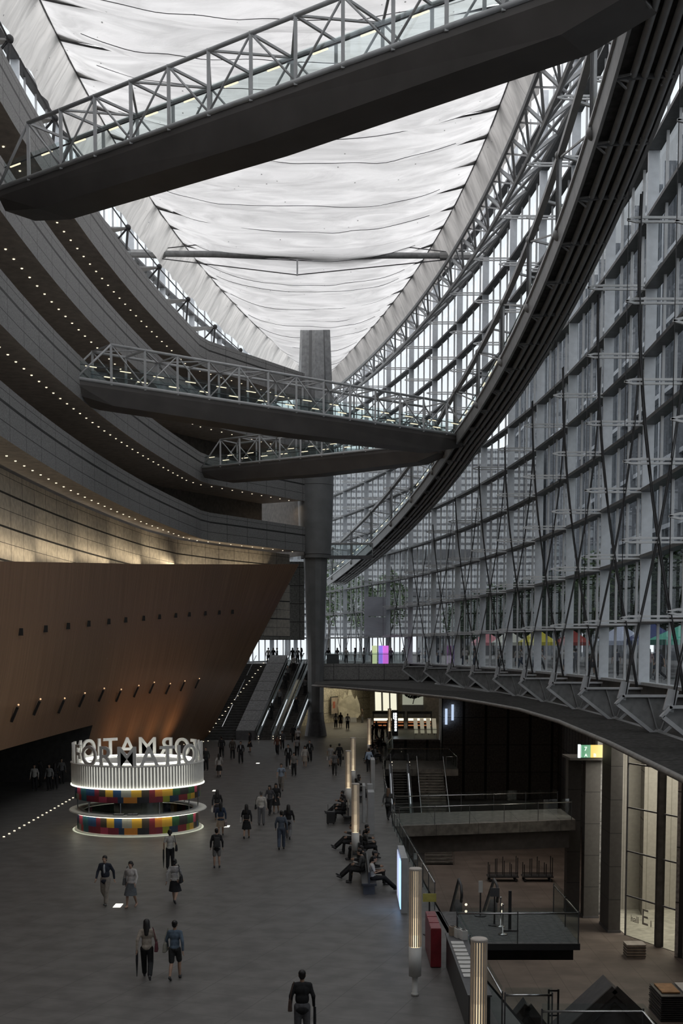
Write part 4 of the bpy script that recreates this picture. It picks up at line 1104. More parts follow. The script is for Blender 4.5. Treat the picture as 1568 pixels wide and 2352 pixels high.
MB().box((12.85, 48.1, -4.45), (.7, 1.3, .05)).build('orange_panel', mat('orange_board', (.5, .28, .13), .6), t)
MB().box((13.6, 48.2, -4.45), (.5, 1.3, .05)).build('white_panel', M_white, t)
def trolley(label, x, y):
    t = thing('furniture_trolley', label, 'trolley', (x, y, -5.5))
    MB().box((x, y, -5.2), (1.9, .9, .08)).build('board', M_black, t)
    for a in (-.85, -.4, .05, .5, .88):
        for b in (-.35, .35): MB().box((x+a, y+b, -4.7+.12*math.sin(a*9+b)), (.05, .05, 1.0+.2*math.sin(a*9+b))).build('upright', M_black, t)
    for a in (-.8, .8):
        for b in (-.35, .35): MB().ball((x+a, y+b, -5.4), .1, 8, 6).build('wheel', M_black, t)
    MB().box((x, y-.36, -4.95), (1.85, .04, .05)).build('rail', M_black, t)
trolley('black furniture trolley with upright bars, left one on the sunken floor', 10.0, 76.2)
trolley('black furniture trolley with upright bars, right one on the sunken floor', 12.15, 76.2)
def dark_gable(label, x, y, w, h, d, z0=-5.5):  # dark triangular shapes built out as solid gables
    t = thing('gabled_form', label, 'stand', (x, y, z0))
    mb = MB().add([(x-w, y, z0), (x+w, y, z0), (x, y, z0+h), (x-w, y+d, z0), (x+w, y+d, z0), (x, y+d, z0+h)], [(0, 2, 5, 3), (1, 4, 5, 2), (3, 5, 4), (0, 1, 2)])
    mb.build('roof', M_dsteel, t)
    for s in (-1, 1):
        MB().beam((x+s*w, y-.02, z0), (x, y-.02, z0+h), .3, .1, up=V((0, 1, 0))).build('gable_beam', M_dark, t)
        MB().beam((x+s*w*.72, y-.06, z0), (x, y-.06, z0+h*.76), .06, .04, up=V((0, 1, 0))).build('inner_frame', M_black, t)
dark_gable('large dark gabled form on the sunken floor behind the nearest platform rail', 10.0, 44.6, 2.1, 2.0, 2.0)
dark_gable('small dark gabled form near the bright corner rail', 6.9, 45.0, .95, 1.25, 1.2)
dark_gable('second small dark gabled form, nearer than the other small one', 6.1, 42.5, .95, 1.3, 1.2)
t = thing('frame_screen', 'narrow dark ladder-like frame standing near the nearest platform', 'screen', (7.15, 41, -5.5))
for x in (6.98, 7.3): MB().box((x, 41, -4.0), (.06, .06, 3.0)).build('upright', M_black, t)
for z in (-5.0, -4.2, -3.4, -2.55): MB().box((7.14, 41, z), (.34, .05, .06)).build('rung', M_black, t)
# things on the jutting platform
def sign_post(label, x, y, z, h, pw, ph, pm, name='sign_stand'):
    t = thing(name, label, 'sign', (x, y, z))
    MB().lathe([(0, 0), (.2, 0), (.2, .03), (.03, .05), (.025, h)], (x, y, z), 12).build('stand', M_black, t)
    MB().box((x, y-.03, z+h+ph/2), (pw, .03, ph)).build('panel', pm, t)
    return t
sign_post('dark sign panel on a slim post on the jutting platform', 4.95, 39.6, 0, .95, .3, .28, M_dsteel)
sign_post('white notice on a post near the escalator head on the platform', 4.65, 41.0, 0, .8, .14, .4, M_white)
t = thing('queue_post', 'thick black post with a square foot on the jutting platform', 'post', (5.35, 38.9, 0))
MB().box((5.35, 38.9, .65), (.09, .09, 1.25)).build('post', M_black, t); MB().box((5.35, 38.9, .02), (.5, .4, .05)).build('foot', M_black, t)
for i, (x, y) in enumerate(((5.05, 38.3), (5.12, 39.4))):
    t = thing('barrier_post', 'slim chrome barrier post on the platform, %s' % ('near one', 'far one')[i], 'post', (x, y, 0))
    MB().lathe([(0, 0), (.15, 0), (.15, .03), (.02, .05), (.02, .9), (.035, .92), (.035, .98), (0, .98)], (x, y, 0), 12).build('post', M_chrome, t, smooth=True)
sign_post('pale yellow notice board on a stand behind the near lamp', 2.75, 38.3, 0, 1.05, .42, .26, mat('yellow_notice', (.55, .5, .14), .5))
# boards, cabinet, counter on the concourse
def board(label, x, y, w, l, h, face=None):
    t = thing('display_board', label, 'board', (x, y, 0))
    MB().box((x, y, h/2), (w, l, h)).build('case', M_pale, t, bevel=.01)
    if face:
        for a, c in ((-.34, 'a'), (0, 'b'), (.34, 'c')):
            MB().box((x-w/2-.012, y+a*l, h/2), (.02, l*.27, h*.86)).build('screen', face[c], t)
    return t
sc_ = {'a': glow('screen_blue', (.3, .6, 1), 1.6), 'b': glow('screen_pale', (.55, .65, .9), .6), 'c': glow('screen_violet', (.6, .62, .8), .5)}
bo = board('long display board with glowing blue and white screens facing left', 2.12, 42.7, .22, 2.7, 1.9, sc_)
board('tall plain pale grey board behind the third lamp, nearest one', 1.42, 59.6, .32, 1.1, 2.05)
board('narrow pale grey board just left of and behind the plain one', 1.15, 63.8, .14, 1.4, 1.9)
board('pale grey board with a shelf between the two others', 1.5, 65.4, .28, .5, 1.75)
board('slim pale board beside the person in the light blue shirt', 1.95, 77.5, .25, 1.9, 2.0)
area_light('screen_spill', (1.75, 42.7, 1.1), (0, R(-90), 0), 1.4, 2.4, 10, (.45, .6, 1))
t = thing('red_cabinet', 'dark red low cabinet standing beside the second lamp', 'cabinet', (2.65, 35.4, 0))
M_red = mat('red_lacquer', (.22, .022, .03), .35)
MB().box((2.65, 35.4, .56), (.3, 2.3, 1.08)).build('body', M_red, t, bevel=.01)
for i in range(3): MB().box((2.65, 34.6+.78*i, 1.115), (.28, .7, .03)).build('lid', mat('red_lid', (.3, .05, .06), .3), t)
MB().box((2.65, 35.4, .02), (.26, 2.2, .05)).build('plinth', M_black, t)
t = thing('leaflet_counter', 'black counter with white leaflets laid out beside the floor edge', 'counter', (3.25, 31, 0))
MB().box((3.2, 31.3, .46), (.5, 6.2, .92)).build('body', M_black, t)
MB().box((3.2, 31.3, .94), (.56, 6.3, .04)).build('top', M_dsteel, t)
for i in range(9):
    p = thing('leaflet_pile', 'white leaflet pile on the black counter, %s' % (ORD[i]+' from the far end' if i else 'farthest'), 'leaflets', (3.15, 33.2-.42*i, .965), 0, 'leaflet piles on the counter')
    MB().box((3.15, 33.2-.42*i, .975), (.34, .3, .02)).build('sheets', M_white, p)
for i in range(3):
    x, y = 3.1+.13*i, 34.1-.25*i
    t = thing('small_box', 'small paper box standing on the far end of the black counter, %s' % ('left', 'middle', 'right')[i], 'box', (x, y, .96))
    MB().box((x, y, 1.1), (.16, .2, .26), .3).build('case', M_card if i == 0 else M_white, t); MB().box((x, y, 1.235), (.1, .12, .01), .3).build('lid', M_dark, t)
# benches
def bench(label, x, y, l, rz_=0):
    t = local(thing('bench', label, 'bench', (x, y, 0), rz_))
    MB().box((0, 0, .4), (.55, l, .1)).build('seat', M_black, t, bevel=.02)
    for s in (-1, 1): MB().box((0, s*(l/2-.3), .18), (.42, .1, .36)).build('leg', M_dsteel, t)
    MB().box((0, 0, .65), (.06, l, .42)).build('backrest', M_black, t)
for i, (x, y, l) in enumerate(((1.0, 46.6, 4.4), (.75, 53.2, 4.2), (.35, 64.6, 4.4), (.95, 73.2, 4.4), (2.5, 97.3, 4.6), (3.3, 108, 4.6))):
    bench('black bench with seated people, '+('nearest to the viewer' if i == 0 else ORD[i]+' from the viewer'), x, y, l)

# ================================================================== shops under the street slab at the far end
mb = MB().ribbon([[(-9, 137, 0), (-4.5, 141, 0), (3.6, 157, 0)], [(-9, 137, 5.5), (-4.5, 141, 5.5), (3.6, 157, 5.5)]])
struct('wall_far_cream', mb, grid_mat('cream_panels_low', (.5, .46, .36), [(0, 2.2, .05, 0), (1, 1.45, .05, .3)], joint=(.1, .09, .07)))
mb = MB().ribbon([[(3.6, 157, 0), (7, 157, 0), (7, 150, 0), (12, 150, 0), (30, 150, 0)], [(3.6, 157, 5.5), (7, 157, 5.5), (7, 150, 5.5), (12, 150, 5.5), (30, 150, 5.5)]])
struct('wall_far_shops', mb, mat('shop_wall', (.2, .18, .15), .6))
struct('wall_far_end', MB().box((-5, 174, 2.7), (78, .3, 5.6)), M_dark)
area_light('far_hall_light', (0, 146, 5.3), (0, 0, 0), 7, 12, 330, (1, .88, .62))
area_light('far_shop_light', (9, 142, 5.3), (0, 0, 0), 8, 6, 55, (1, .85, .6))
fs = thing('flame_sculpture', 'pale tree or flame shaped relief panel against the lit cream wall', 'sculpture', (1.0, 148.5, 0))
pts = [(-1.25, .6), (-1.45, 2), (-1.2, 3.1), (-.85, 2.7), (-.62, 3.6), (-.3, 3.1), (0, 4.3), (.3, 3.3), (.62, 2.7), (.8, 3.2), (1.15, 2.2), (1.3, 1.0), (.95, .5)]
mb = MB(); n_ = len(pts)
vs = [(1.0+x, 148.3-.25*math.cos(x), z) for x, z in pts]+[(1.0+x, 148.5, z) for x, z in pts]
mb.add(vs, [tuple(range(n_))[::-1], tuple(range(n_, 2*n_))]+[(i, (i+1) % n_, n_+(i+1) % n_, n_+i) for i in range(n_)])
mb.build('relief', mat('relief_plaster', (.6, .57, .46), .7, var=.1, scale=2), fs)
MB().box((1.0, 148.4, .28), (1.6, .5, .55)).build('base', M_pale, fs)
for i, (x, y) in enumerate(((-5.6, 139.7), (-1.0, 147.6))):
    t = thing('framed_poster', 'black framed poster on the cream wall '+('left of the great column', 'right of the great column')[i], 'poster', (x, y, .6), math.atan2(16, 8.1) if i else math.atan2(4, 4.5)); local(t)
    MB().box((0, -.15, 1.4), (1.9, .08, 2.2)).build('frame', M_black, t)
    MB().box((0, -.2, 1.4), (1.65, .03, 1.95)).build('sheet', M_card, t)
    MB().box((-.2, -.22, 1.5), (.6, .02, .8)).build('picture', mat('poster_print', (.4, .12, .07), .6), t)
for i, x in enumerate((4.45, 5.4, 6.3)):
    t = thing('light_panel', 'tall glowing white wall panel at the far shops, %s of three' % ('left', 'middle', 'right')[i], 'light panel', (x, 149.6, 0))
    MB().hull([(x-.36, 149.6, 1.3), (x+.36, 149.6, 1.3), (x+.36, 149.7, 1.3), (x-.36, 149.7, 1.3)], [(x-.46, 149.6, 5.3), (x+.26, 149.6, 5.3), (x+.26, 149.7, 5.3), (x-.46, 149.7, 5.3)]).build('panel', glow('panel_white', (1, .97, .75), .75), t)
    MB().box((x, 149.72, 2.65), (.95, .06, 5.3)).build('frame', M_dsteel, t)
t = thing('shop_window', 'lit shop front with a dark bonsai tree picture under a white light box', 'shop window', (8.6, 149.7, 0))
MB().box((8.6, 149.75, 1.0), (2.6, .1, 2.0)).build('base_panel', M_dsteel, t)
MB().box((8.6, 149.7, 3.0), (2.5, .1, 2.0)).build('picture_panel', glow('pale_green_panel', (.55, .58, .45), .35), t)
mb = MB()
for i in range(260):
    a = random.uniform(0, 6.28); r = random.random()**.5
    c = V((8.7+1.0*r*math.cos(a), 149.6, 3.2+.55*r*math.sin(a)*(1 if r < .8 else .7)))
    s = random.uniform(.05, .12); mb.add([c+V((-s, 0, 0)), c+V((0, 0, -s)), c+V((s, 0, 0)), c+V((0, 0, s))], [(0, 1, 2, 3)])
mb.path([(8.6, 149.58, 2.1), (8.75, 149.58, 2.7), (8.5, 149.58, 3.2)], .07, 6)
mb.build('tree_picture', M_black, t)
for x in (8.0, 9.2): MB().box((x, 149.6, 4.7), (1.0, .2, 1.1)).build('light_box', MATS['panel_white'], t)
for i, (x, w) in enumerate(((5.2, 3.4), (8.6, 2.6))):
    t = thing('shop_counter', 'glowing shop counter with orange shelf lines, '+('left one', 'right one')[i], 'counter', (x, 137, 0))
    MB().box((x, 137, .55), (w, .8, 1.1)).build('body', M_dark, t)
    for z, m in ((1.0, glow('shelf_white', (1, .9, .65), 1.3)), (.7, glow('shelf_orange', (1, .35, .12), .35)), (.35, MATS['shelf_orange'])):
        MB().box((x, 136.57, z), (w*.96, .06, .26 if z == 1.0 else .1)).build('shelf', m, t)
    MB().box((x, 137, 1.75), (w*1.05, 1.0, .3)).build('canopy', M_dark, t)
    for s in (-1, 1): MB().box((x+s*w*.5, 137, 1.4), (.08, .8, .6)).build('post', M_dark, t)
t = thing('vertical_sign', 'black upright sign with glowing white characters at the far end', 'sign', (5.4, 125.5, 0))
MB().box((5.4, 125.5, 1.3), (.65, .2, 2.6)).build('case', M_black, t)
mb = MB()
for i in range(7): mb.box((5.48, 125.38, 2.2-.27*i), (.2, .02, .2))
mb.box((5.28, 125.38, 2.0), (.07, .02, .6)); mb.build('characters', M_wl, t)
for i, (x, y, z) in enumerate(((9.9, 117.2, 2.4), (10.5, 117.2, 2.8))):
    t = thing('wall_sign', 'small glowing vertical sign on the dark far wall, '+('left one', 'right one')[i], 'sign', (x, y, z))
    MB().box((x, y, z), (.22, .12, 1.5)).build('panel', glow('small_sign', (.6, .75, 1), .8), t)
for i, x in enumerate((10.4, 11.3)):
    t = thing('wall_lantern', 'small orange lit window at the far shops, '+('left one', 'right one')[i], 'lamp', (x, 149.8, 3))
    MB().box((x, 149.8, 3.4), (.3, .1, .9)).build('pane', glow('lantern_orange', (1, .5, .2), 1.6), t); MB().box((x, 149.86, 3.4), (.4, .06, 1.0)).build('frame', M_black, t)
for i, x in enumerate((7.6, 8.25, 8.9, 9.5)):
    t = thing('menu_board', 'small leaning lit menu board before the far shops, %s from the left' % (ORD[i] if i else 'first'), 'menu board', (x, 126, 0))
    MB().hull([(x-.2, 126, .2), (x+.2, 126, .2), (x+.2, 126.08, .2), (x-.2, 126.08, .2)], [(x-.28, 126.4, 1.7), (x+.12, 126.4, 1.7), (x+.12, 126.48, 1.7), (x-.28, 126.48, 1.7)]).build('board', glow('menu_glow', (.8, .7, .5), .3), t)
    MB().beam((x, 126.6, .0), (x-.1, 126.4, 1.5), .05, .05).build('prop', M_black, t)
# street level crossing: glass balustrade, lit column, doors behind
glass_rail([(-2, 128.35, SL), (6.6, 128.35, SL)], 'glass balustrade on the street level crossing right of the great column', h=1.2)
t = thing('lit_advertising_pillar', 'glowing purple and pale green screen pillar on the street level crossing', 'screen', (4.2, 130, SL))
for x, w, c, s in ((3.45, .5, (.65, .75, .4), .7), (4.1, .45, (.3, .2, .9), .8), (4.6, .6, (.75, .15, .8), .8)):
    MB().box((x, 130, SL+.95), (w, .3, 1.9)).build('panel', glow('advert_%d' % int(x*10), c, s), t)
t = thing('display_wall', 'pair of large pale grey blinds hanging inside the far glass wall', 'blind', (4.2, 139, 15))
for i in range(2): MB().box((3.75, 139.0, 11.2+2.25*i), (2.35, .08, 2.15)).build('panel', MATS.setdefault('blind_fabric', membrane_material('blind_fabric', (.8, .8, .84), (.6, .6, .64), .6)), t)
t = thing('service_counter', 'plain dark box counter at the left end of the crossing balustrade', 'counter', (-1, 130, SL))
MB().box((-.9, 130, SL+.5), (1.3, .8, 1.0)).build('body', M_dsteel, t); MB().box((-.9, 130, SL+1.03), (1.4, .9, .06)).build('top', M_pale, t)
t = thing('floor_strip', 'thin pale metal strip across the floor beside the column base', 'strip', (1, 122, 0))
MB().box((.4, 122.3, .008), (5.5, .12, .012)).build('strip', M_chrome, t)
# lights hung for the lit wall, timber and galleries (in the coves that hold them)
for i in range(8):
    y = 40+9*i; x = xb(y)-1.7
    p = wood_pt(min(.98, max(0, (y-30)/92)), 1)
    area_light('cove_light', (min(x, p.x-.9)+.35, y, p.z-.4), (R(180), R(-55), 0), .3, 8.5, 42, (1, .82, .56), 120)
for (x, y) in ((-10.6, 110.2), (-7.2, 117.2)):
    area_light('cove_light', (x-.9, y+.6, 15.4), (R(180), R(-35), R(-32)), .3, 7, 30, (1, .82, .56), 120)
for i, y in enumerate((88, 94, 100, 106)):
    l = bpy.data.lights.new('timber_uplight', 'SPOT'); l.energy = 190; l.color = (1, .62, .34); l.spot_size = R(120); l.spot_blend = 1; l.shadow_soft_size = .2
    o = bpy.data.objects.new('timber_uplight', l); COL.objects.link(o); o.location = (-13.2+(y-88)*.04, y, .15)
    o.rotation_euler = (R(180), R(-30), 0)
# ================================================================== people
def remeshed(mb, name, voxel, m, smooth=4):
    me = bpy.data.meshes.new('tmp'); me.from_pydata([tuple(v) for v in mb.v], [], mb.f); me.update()
    o = bpy.data.objects.new('tmp', me); COL.objects.link(o)
    r = o.modifiers.new('r', 'REMESH'); r.mode = 'VOXEL'; r.voxel_size = voxel; r.use_smooth_shade = True
    s = o.modifiers.new('s', 'SMOOTH'); s.iterations = smooth; s.factor = .5
    me2 = bpy.data.meshes.new_from_object(o.evaluated_get(bpy.context.evaluated_depsgraph_get()))
    bpy.data.objects.remove(o); bpy.data.meshes.remove(me)
    me2.name = name; me2.materials.clear(); me2.materials.append(m)
    return me2
def limb(mb, pts, rs, n=10):
    mb.path(pts, rs, n)
    for p, r in zip(pts, rs): mb.ball(p, r*.995, n, 6)
def hand(mb, w, d, side):                   # palm, four fingers, thumb; d = direction of the hand
    w = V(w); d = V(d).normalized(); x, y = frame(d, V((side, 0, .1)))
    e2 = V((0, 1, 0)) if abs(d.y) < .7 else V((0, 0, 1))
    e2 = (e2-d*e2.dot(d)).normalized(); e3 = d.cross(e2)
    for k in (-1, 0, 1): limb(mb, [w, w+d*.085+e2*.022*k], [.02, .019], 8)
    for k, L in ((-1.5, .062), (-.5, .075), (.5, .08), (1.5, .07)):
        a = w+d*.09+e2*.018*k; b_ = a+d*L*.5+e3*.006*side; c = b_+d*L*.38+e3*.022*side
        limb(mb, [a, b_, c], [.0105, .0098, .0085], 7)
    a = w+d*.03+e2*.025; limb(mb, [a, a+d*.035+e2*.028, a+d*.068+e2*.032], [.0135, .0115, .0095], 7)
POSES = {
 'stand': dict(pel=(0, 0, .92), ch=(0, 0, 1.28), hd=(0, .02, 1.6), kn=((-.1, .02, .5), (.1, .03, .5)), an=((-.11, -.02, .09), (.11, -.01, .09)), el=((-.25, -.03, 1.14), (.25, -.03, 1.14)), wr=((-.26, .06, .9), (.26, .06, .9)), toe=(0, 0)),
 'walk': dict(pel=(0, 0, .91), ch=(0, .02, 1.28), hd=(0, .05, 1.59), kn=((-.1, .2, .51), (.1, .0, .48)), an=((-.1, .3, .1), (.1, -.33, .19)), el=((-.25, -.12, 1.15), (.25, .06, 1.15)), wr=((-.26, -.16, .9), (.25, .22, .95)), toe=(.35, -.6)),
 'walk2': dict(pel=(0, 0, .915), ch=(0, .02, 1.28), hd=(0, .04, 1.6), kn=((-.1, -.0, .48), (.1, .14, .51)), an=((-.1, -.22, .13), (.1, .17, .09)), el=((-.25, .04, 1.15), (.25, -.1, 1.15)), wr=((-.25, .18, .93), (.26, -.1, .89)), toe=(-.4, .15)),
 'bag': dict(pel=(0, 0, .915), ch=(0, .02, 1.28), hd=(0, .05, 1.59), kn=((-.1, .1, .5), (.1, -.02, .49)), an=((-.1, .14, .09), (.1, -.2, .12)), el=((-.27, -.08, 1.15), (.25, -.02, 1.14)), wr=((-.2, .16, 1.12), (.26, .04, .9)), toe=(.1, -.3)),
 'sit': dict(pel=(0, 0, .53), ch=(0, .02, .9), hd=(0, .12, 1.2), kn=((-.12, .44, .52), (.13, .44, .52)), an=((-.12, .46, .1), (.14, .5, .1)), el=((-.25, .08, .72), (.25, .08, .72)), wr=((-.1, .3, .72), (.1, .3, .72)), toe=(0, 0)),
 'lounge': dict(pel=(0, 0, .53), ch=(0, -.03, .9), hd=(0, .06, 1.21), kn=((-.1, .42, .5), (.12, .44, .54)), an=((-.08, .82, .12), (.1, .86, .16)), el=((-.25, .08, .74), (.25, .08, .74)), wr=((-.1, .3, .78), (.1, .3, .78)), toe=(.5, .6)),
}
PM = {}
def pose_meshes(pn):
    if pn in PM: return PM[pn]
    P = POSES[pn]; pel, ch, hd = V(P['pel']), V(P['ch']), V(P['hd'])
    neck = ch+V((0, .0, .17)); seated = pn in ('sit', 'lounge')
    hip = [pel+V((s*.09, 0, -.02)) for s in (-1, 1)]; sh = [ch+V((s*.165, 0, .1)) for s in (-1, 1)]
    kn = [V(p) for p in P['kn']]; an = [V(p) for p in P['an']]; el = [V(p) for p in P['el']]; wr = [V(p) for p in P['wr']]
    toes = []
    for i in (0, 1):
        a = P['toe'][i]; toes.append((V((0, math.cos(a), math.sin(a))), V((0, -math.sin(a), math.cos(a)))))
    b_ = MB()
    b_.ball(pel, (.15, .105, .12)); b_.ball((pel+ch)/2, (.125, .09, .15)); b_.ball(ch, (.16, .1, .16)); limb(b_, [sh[0], ch+V((0, 0, .1)), sh[1]], [.055, .075, .055])
    limb(b_, [ch+V((0, 0, .1)), neck, hd-V((0, .01, .06))], [.065, .052, .05])
    b_.ball(hd+V((0, -.01, .03)), (.074, .092, .09), 16, 12); b_.ball(hd+V((0, .025, -.045)), (.052, .062, .065), 14, 10)     # skull, jaw
    limb(b_, [hd+V((0, .082, .02)), hd+V((0, .102, -.015))], [.009, .014], 8)                                                    # nose
    b_.ball(hd+V((0, .078, -.05)), (.024, .014, .012), 10, 6); b_.ball(hd+V((0, .06, -.098)), (.022, .02, .016), 10, 6)
    for s in (-1, 1):
        b_.ball(hd+V((s*.076, -.005, -.005)), (.012, .022, .032), 8, 6)
        b_.ball(hd+V((s*.03, .072, .026)), (.02, .014, .009), 8, 5)
    for i, s in ((0, -1), (1, 1)):
        limb(b_, [sh[i], el[i], wr[i]], [.048, .038, .025]); hand(b_, wr[i], (wr[i]-el[i]), s)
        limb(b_, [hip[i], kn[i], (kn[i]*.6+an[i]*.4)+toes[i][1]*0+V((0, -.02, 0)), an[i]], [.085, .056, .052, .034])
        f, u = toes[i]; limb(b_, [an[i]-u*.02, an[i]+f*.12-u*.045], [.034, .024])
    r = {'body': remeshed(b_, 'body', .0085, M_skin, 3)}
    def top(name, rr, hem, sleeve, loose=1.):
        m_ = MB(); m_.ball((pel+ch)/2+V((0, 0, -.02)), (.148*loose*rr, .112*loose*rr, .19)); m_.ball(ch, (.178*rr, .118*rr, .175)); limb(m_, [sh[0], ch+V((0, -.005, .105)), sh[1]], [.066*rr, .085*rr, .066*rr])
        m_.ball(pel+V((0, 0, hem)), (.165*loose*rr, .125*loose*rr, .13))
        for i in (0, 1):
            if sleeve == 1: limb(m_, [sh[i], el[i], wr[i]], [.062*rr, .05*rr, .036*rr])
            else: limb(m_, [sh[i], sh[i]+(el[i]-sh[i])*.7], [.064*rr, .056*rr])
        r[name] = remeshed(m_, name, .016, M_white, 4)
    top('jacket', 1.06, -.08, 1, 1.04); top('shirt', 1.0, .02, 1); top('tshirt', .99, .03, 0)
    m_ = MB(); m_.ball(pel+V((0, 0, .01)), (.16, .12, .13))
    for i in (0, 1): limb(m_, [hip[i], kn[i], an[i]+(kn[i]-an[i])*.1], [.1, .084, .07])
    fr = MB().ball(ch+V((0, .082, -.02)), (.05, .055, .17), 12, 8); fr = [fr][0]; r['front'] = remeshed(fr, 'shirt_front', .014, M_white, 1)
    r['trousers'] = remeshed(m_, 'trousers', .016, M_white, 3)
    m_ = MB(); m_.ball(pel+V((0, 0, .01)), (.165, .125, .13))
    for i in (0, 1): limb(m_, [hip[i], hip[i]+(kn[i]-hip[i])*.85], [.1, .085])
    r['shorts'] = remeshed(m_, 'shorts', .016, M_white, 3)
    km = (kn[0]+kn[1])/2
    m_ = MB(); N = 24; rings = []
    if not seated:
        for t, rx, ry in ((-.1, .135, .1), (.15, .17, .13), (.5, .2, .17), (1.05, .235, .24)):
            c = pel+(km-pel)*t
            c.z = pel.z+(km.z-pel.z)*t
            rings.append([(c.x+rx*math.cos(2*math.pi*k/N)*(1+.04*math.sin(6*2*math.pi*k/N)*t), c.y+ry*math.sin(2*math.pi*k/N)*(1+.04*math.sin(6*2*math.pi*k/N)*t), c.z) for k in range(N)])
        vs = [p for q_ in rings for p in q_]; fs = [(j*N+k, j*N+(k+1) % N, (j+1)*N+(k+1) % N, (j+1)*N+k) for j in range(len(rings)-1) for k in range(N)]
        m_.add(vs, fs+[tuple(range(N))])
        me = bpy.data.meshes.new('skirt'); me.from_pydata(m_.v, [], m_.f); me.materials.append(M_white)
        for p in me.polygons: p.use_smooth = True
        r['skirt'] = me
    else: r['skirt'] = r['shorts']
    for i in (0, 1):
        f, u = toes[i]; m_ = MB(); limb(m_, [an[i]-f*.03-u*.035, an[i]+f*.04-u*.04, an[i]+f*.15-u*.055], [.042, .042, .034]); limb(m_, [an[i]+u*.0, an[i]-u*.04], [.04, .042])
        r['shoe%d' % i] = remeshed(m_, 'shoe', .014, M_black, 2)
    m_ = MB(); m_.ball(hd+V((0, -.022, .05)), (.086, .1, .088), 14, 10); m_.ball(hd+V((0, -.05, 0)), (.078, .065, .09), 12, 8)
    r['short'] = remeshed(m_, 'hair', .012, M_hair, 3)
    m_ = MB(); m_.ball(hd+V((0, -.02, .05)), (.092, .106, .092), 14, 10); limb(m_, [hd+V((0, -.06, .02)), hd+V((0, -.09, -.12)), ch+V((0, -.115, .04))], [.085, .085, .06])
    for s in (-1, 1): limb(m_, [hd+V((s*.06, -.02, .02)), hd+V((s*.075, -.02, -.14))], [.035, .03])
    r['long'] = remeshed(m_, 'hair', .014, M_hair, 3)
    m_ = MB(); m_.ball(hd+V((0, -.022, .05)), (.088, .102, .088), 14, 10); m_.ball(hd+V((0, -.06, 0)), (.075, .06, .08), 12, 8); m_.ball(hd+V((0, -.115, .08)), (.045, .045, .045), 10, 8)
    r['bun'] = remeshed(m_, 'hair', .012, M_hair, 3)
    m_ = MB(); m_.ball(hd+V((0, -.02, .05)), (.09, .104, .09), 14, 10); limb(m_, [hd+V((-.05, -.04, .0)), hd+V((0, -.07, -.05)), hd+V((.05, -.04, .0))], [.06, .07, .06])
    r['bob'] = remeshed(m_, 'hair', .012, M_hair, 3)
    m_ = MB(); m_.ball(hd+V((0, -.018, .065)), (.092, .106, .075), 14, 10); m_.ball(hd+V((0, .1, .045)), (.06, .06, .012), 12, 6)
    r['cap'] = remeshed(m_, 'cap', .012, M_black, 2)
    PM[pn] = r
    return r
def part(root, me, name, m):
    o = bpy.data.objects.new(name, me); COL.objects.link(o); o.parent = root
    if me.materials[0] != m: o.material_slots[0].link = 'OBJECT'; o.material_slots[0].material = m
    return o
def person(label, pos, face, pose='walk', hair='short', top='jacket', tc=(.03, .03, .03), bot='trousers', bc=(.03, .03, .035), h=1.68, grp=None, far=False, shoe=M_black, tmat=None, hm=None):
    r = pose_meshes(pose); t = thing('person', label, 'person', pos, R(face), grp); k = h/1.7; t.scale = (k, k, k)
    part(t, r['body'], 'body', M_skin)
    part(t, r[top], top if top != 'tshirt' else 'shirt', tmat or cloth_mat(tc)); part(t, r[bot], bot, cloth_mat(bc))
    if top == 'jacket' and ('suit' in label or 'blazer' in label): part(t, r['front'], 'shirt_front', cloth_mat((.45, .47, .5)))
    if hair == 'cap': part(t, r['short'], 'hair', M_hair); part(t, r['cap'], 'cap', M_black)
    else: part(t, r[hair], 'hair', hm or M_hair)
    part(t, r['shoe0'], 'shoe', shoe); part(t, r['shoe1'], 'shoe', shoe)
    return t
